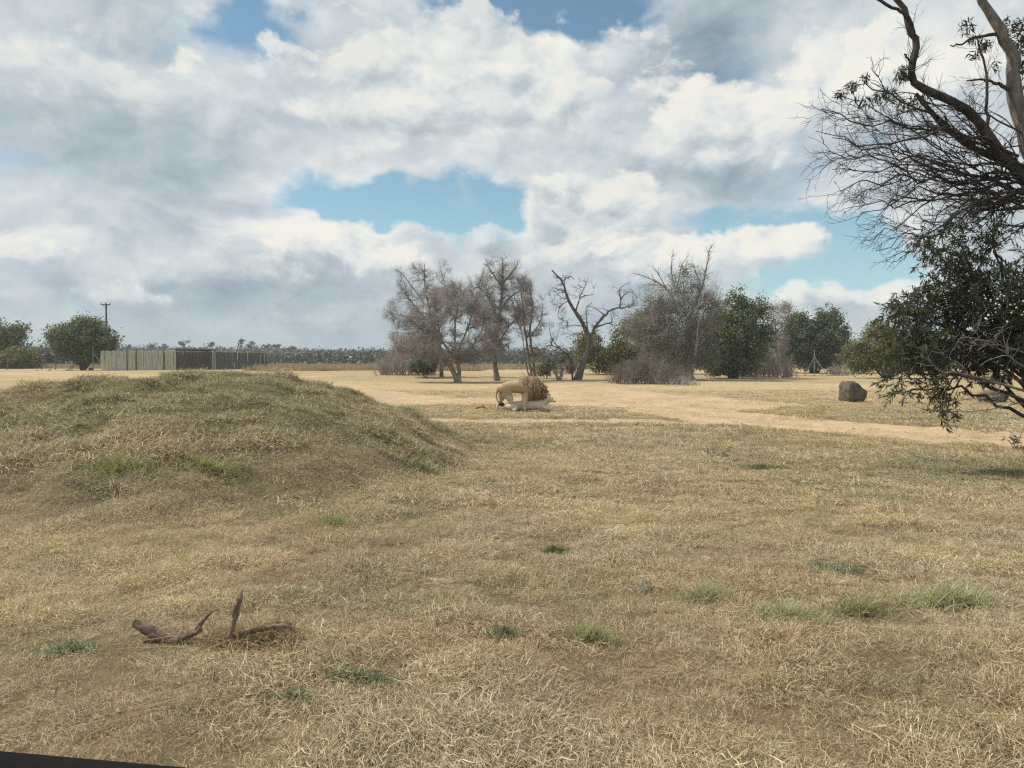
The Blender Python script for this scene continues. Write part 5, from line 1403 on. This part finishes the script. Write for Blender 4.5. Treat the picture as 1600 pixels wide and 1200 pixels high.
def lions():
    g = np.random.default_rng(251)
    Y = 27.3; x0 = (800 - 800) / 1200 * Y; z0 = ground_z(.5, Y)
    base = Vector((x0, Y, z0))
    t = thing('lion', 'tan male lion with a thick brown mane standing over the lioness', 'lion', base)
    J = {'hip': (-.24, 0, .86, .28, .23), 'rump': (-.42, 0, .80, .21, .19), 'loin': (.04, 0, .88, .30, .24), 'rib': (.32, 0, .86, .335, .275), 'chest': (.58, 0, .90, .33, .27), 'neck': (.82, 0, .90, .21, .2), 'nape': (.98, 0, .74, .16, .16), 'head': (1.05, 0, .60, .135, .14), 'muzzle': (1.07, 0, .46, .085, .085), 'nose': (1.08, -.01, .40, .055, .06),
         'tail1': (-.53, .02, .72, .045), 'tail2': (-.57, .05, .5, .03), 'tail3': (-.50, .10, .33, .027), 'tail4': (-.40, .12, .25, .025),
         # near hind leg: knee forward, hock back, vertical shank
         'nthigh': (-.20, -.14, .62, .21, .15), 'nknee': (-.04, -.19, .42, .125), 'nhock': (-.03, -.19, .25, .07), 'nfoot': (.03, -.19, .07, .062), 'ntoe': (.15, -.19, .035, .05),
         'fthigh': (-.34, .16, .60, .2, .14), 'fknee': (-.38, .20, .42, .11), 'fhock': (-.47, .21, .27, .05), 'ffoot': (-.54, .21, .07, .045), 'ftoe': (-.46, .21, .035, .048),
         'nsh': (.52, -.17, .72, .15, .12), 'nelb': (.45, -.20, .52, .13), 'nwr': (.44, -.21, .24, .09), 'npaw': (.43, -.21, .07, .075), 'nptoe': (.50, -.21, .035, .06),
         'fsh': (.62, .17, .72, .14, .12), 'felb': (.60, .20, .50, .10), 'fwr': (.66, .21, .24, .065), 'fpaw': (.68, .21, .07, .055), 'fptoe': (.76, .21, .035, .058)}
    E = [('hip', 'rump'), ('hip', 'loin'), ('loin', 'rib'), ('rib', 'chest'), ('chest', 'neck'), ('neck', 'nape'), ('nape', 'head'), ('head', 'muzzle'), ('muzzle', 'nose'), ('rump', 'tail1'), ('tail1', 'tail2'), ('tail2', 'tail3'), ('tail3', 'tail4'),
         ('hip', 'nthigh'), ('nthigh', 'nknee'), ('nknee', 'nhock'), ('nhock', 'nfoot'), ('nfoot', 'ntoe'), ('hip', 'fthigh'), ('fthigh', 'fknee'), ('fknee', 'fhock'), ('fhock', 'ffoot'), ('ffoot', 'ftoe'),
         ('chest', 'nsh'), ('nsh', 'nelb'), ('nelb', 'nwr'), ('nwr', 'npaw'), ('npaw', 'nptoe'), ('chest', 'fsh'), ('fsh', 'felb'), ('felb', 'fwr'), ('fwr', 'fpaw'), ('fpaw', 'fptoe')]
    skin_body('body', J, E, M['fur_tan'], t, Vector((0, 0, 0)))
    # mane: a rough mass under hundreds of hanging locks
    G = Geo()
    for c, r in (((.74, 0, .89), (.35, .33, .36)), ((.95, 0, .72), (.26, .28, .30)), ((.48, 0, 1.0), (.24, .29, .27)), ((.62, 0, .72), (.16, .24, .26))):
        V, F = ellip(c, r, g, .35); G.add(V + np.array(base), F, .25)
    n = 3200; pick = g.random(n)
    cs = np.array([(.75, 0, .91), (.96, 0, .74), (.47, 0, 1.02), (.62, 0, .76)])[np.searchsorted([.36, .72, .88], pick)]
    rs_ = np.array([(.31, .31, .31), (.27, .28, .31), (.21, .27, .22), (.16, .26, .26)])[np.searchsorted([.36, .72, .88], pick)]
    d = norm(g.normal(0, 1, (n, 3))); p = np.empty((n, 5, 3)); p[:, 0] = cs + d * rs_ * .9
    v = norm(d * .42 + np.array([-.22, 0, -.55]) + g.normal(0, .22, (n, 3)))
    Ln = g.uniform(.10, .24, n)
    for s in range(1, 5):
        p[:, s] = p[:, s - 1] + v * (Ln / 4)[:, None]; v = norm(v + np.array([0, 0, -.34]) + g.normal(0, .12, (n, 3)))
    p[:, :, 2] = np.maximum(p[:, :, 2], .36)
    V, F = tubes(p, g.uniform(.007, .015, (n, 1)) * np.array([1, 1, .85, .55, .1]), 4)
    tone = np.clip(g.normal(.54, .27, n) + .25 * (cs[:, 0] < .7) - .22 * (cs[:, 0] > .9) , 0, 1)
    G.add(V + np.array(base), F, np.repeat(tone, 20))
    G.part('mane', M['mane'], t)
    for s in (-1, 1):
        V, F = ellip((1.03, s * .15, .80), (.05, .035, .06), k=2); part('ear', V + np.array(base), F, M['fur_tan'], t, True)
        V, F = ellip((1.115, s * .06, .57), (.018, .015, .018), k=1); part('eye', V + np.array(base), F, M['fur_dark'], t, True)
    V, F = ellip((1.10, -.01, .375), (.04, .045, .03), k=2); part('nose', V + np.array(base), F, M['fur_dark'], t, True)
    V, F = ellip((-.37, .12, .235), (.10, .065, .075), g, .5); part('tail_tuft', V + np.array(base), F, M['fur_dark'], t, True)
    # lioness
    b2 = Vector((x0 + .9, Y - .02, z0))
    t2 = thing('lioness', 'pale lioness lying flat on the ground under the lion, facing right', 'lioness', b2)
    c = .9
    K = {'mid': (.50 - c, .0, .20, .175, .19), 'loin': (.22 - c, .02, .20, .165, .19), 'hip': (-.02 - c, .04, .21, .18, .21), 'rump': (-.20 - c, .04, .18, .12, .13), 'rib': (.80 - c, -.01, .22, .18, .19), 'chest': (1.03 - c, -.02, .235, .165, .16), 'neck': (1.20 - c, -.02, .33, .115, .115), 'head': (1.345 - c, -.04, .44, .155, .14), 'muzzle': (1.41 - c, -.08, .39, .095, .09), 'nose': (1.45 - c, -.11, .355, .065, .06),
         'nthigh': (.02 - c, -.17, .17, .14, .12), 'nknee': (.20 - c, -.26, .11, .085), 'nshank': (.02 - c, -.30, .06, .05), 'nfoot': (.16 - c, -.33, .045, .045), 'fthigh': (.0 - c, .22, .15, .13, .11), 'fknee': (.18 - c, .30, .10, .08), 'ffoot': (.10 - c, .34, .05, .045),
         'nsh': (1.06 - c, -.14, .18, .11, .1), 'nelb': (1.20 - c, -.19, .12, .07), 'nwr': (1.42 - c, -.23, .055, .05), 'npaw': (1.60 - c, -.26, .04, .045), 'fsh': (1.08 - c, .12, .17, .10), 'felb': (1.22 - c, .17, .10, .065), 'fpaw': (1.50 - c, .2, .045, .045),
         't1': (-.30 - c, .08, .10, .04), 't2': (-.34 - c, .2, .05, .03), 't3': (-.26 - c, .34, .045, .025)}
    E2 = [('mid', 'loin'), ('loin', 'hip'), ('hip', 'rump'), ('mid', 'rib'), ('rib', 'chest'), ('chest', 'neck'), ('neck', 'head'), ('head', 'muzzle'), ('muzzle', 'nose'), ('hip', 'nthigh'), ('nthigh', 'nknee'), ('nknee', 'nshank'), ('nshank', 'nfoot'), ('hip', 'fthigh'), ('fthigh', 'fknee'), ('fknee', 'ffoot'), ('chest', 'nsh'), ('nsh', 'nelb'), ('nelb', 'nwr'), ('nwr', 'npaw'), ('chest', 'fsh'), ('fsh', 'felb'), ('felb', 'fpaw'), ('rump', 't1'), ('t1', 't2'), ('t2', 't3')]
    skin_body('body', K, E2, M['fur_pale'], t2, Vector((0, 0, 0)))
    for s in (-1, 1):
        V, F = ellip((1.33, -.03 + s * .105, .58), (.04, .03, .055), k=2); part('ear', V + np.array(base), F, M['fur_pale'], t2, True)
        V, F = ellip((1.445, -.07 + s * .06, .47), (.02, .018, .018), k=1); part('eye', V + np.array(base), F, M['fur_dark'], t2, True)
    V, F = ellip((1.505, -.12, .345), (.032, .04, .032), k=2); part('nose', V + np.array(base), F, M['fur_dark'], t2, True)
    V, F = ellip((-.20, .38, .05), (.07, .045, .04), g, .4); part('tail_tuft', V + np.array(base), F, M['fur_dark'], t2, True)
lions()
def dry_clod():
    g = np.random.default_rng(260); c = hit(752, 640)
    t = thing('dead_stick', 'short dark stick lying on the ground left of the lion', 'stick', c)
    p, r = limb([c + Vector((-.22, 0, .03)), c + Vector((-.08, .03, .08)), c + Vector((.08, 0, .10)), c + Vector((.20, .02, .02))], .03, .02, 14)
    V, F = tubes(p, r * (1 + g.normal(0, .1, 14)), 8, cap=True, lump=.08); part('stem', V, F, M['deadwood'], t, True)
    p, r = limb([c + Vector((.02, 0, .09)), c + Vector((.06, -.04, .17)), c + Vector((.04, -.05, .21))], .02, .006, 8)
    V, F = tubes(p, r, 6); part('snag', V, F, M['deadwood'], t, True)
dry_clod()

# ------------------------------------------------------------------ the edge of the vehicle window, low at the left
def ledge():
    Y = .62
    a, b = P(-260, 1157, Y), P(420, 1217, Y)
    d = (b - a).normalized(); up = Vector((0, 0, 1)); n = d.cross(up).normalized(); up = n.cross(d).normalized()
    t = thing('window_ledge', 'black rubber edge of the vehicle window in the bottom left corner', 'window ledge', a.lerp(b, .5) - up * .06)
    prof = [(-.10, -.12), (.018, -.12), (.022, -.02), (.016, -.006), (.006, 0.0), (-.02, 0.0), (-.10, -.012)]
    V = [tuple(q - n * w + up * h) for q in (a, b) for w, h in prof]; m = len(prof)
    F = np.array([[i, (i + 1) % m, m + (i + 1) % m, m + i] for i in range(m)])
    tri = np.array([[0, i, i + 1] for i in range(1, m - 1)] + [[m, m + i + 1, m + i] for i in range(1, m - 1)])
    part('rubber_strip', V, [F, tri], M['rubber'], t)
ledge()

# ------------------------------------------------------------------ loose stones on the track
def gravel():
    g = np.random.default_rng(270); n = 9000
    y = g.uniform(15, 36, n); x = g.uniform(-12, 17, n); k = track_w(x, y) > .45; x, y = x[k][:1800], y[k][:1800]
    n = len(x); r = g.uniform(.008, .022, n) * (1 + (g.random(n) > .975) * 1.4)
    V0, F0 = ellip((0, 0, 0), (1, .8, .55), k=1)
    V = V0[None] * r[:, None, None] * g.uniform(.7, 1.3, (n, 1, 3)) + np.c_[x, y, ground_h(x, y) + r * .2][:, None, :]
    F = (F0[None] + (np.arange(n) * len(V0))[:, None, None]).reshape(-1, 3)
    link('gravel', make_mesh('gravel', V.reshape(-1, 3), F, True), M['clod'], kind='stuff')
gravel()

# ------------------------------------------------------------------ haze over the plain
def haze():
    x, y0, y1, z0, z1 = 700, -60, 1000, -1.6, 17.0
    V = [(a * x, y1 if b > 0 else y0, z1 if c > 0 else z0) for a, b, c in ((-1, -1, -1), (1, -1, -1), (1, 1, -1), (-1, 1, -1), (-1, -1, 1), (1, -1, 1), (1, 1, 1), (-1, 1, 1))]
    F = np.array([[0, 3, 2, 1], [4, 5, 6, 7], [0, 1, 5, 4], [1, 2, 6, 5], [2, 3, 7, 6], [3, 0, 4, 7]])
    m, T = new_mat('haze')
    v = T.n('ShaderNodeVolumePrincipled'); v.inputs['Density'].default_value = .00042; v.inputs['Color'].default_value = (.82, .90, .96, 1)
    o = T.n('ShaderNodeOutputMaterial'); T.link(v.outputs[0], o.inputs['Volume'])
    link('haze', make_mesh('haze', V, F), m, kind='stuff')
haze()
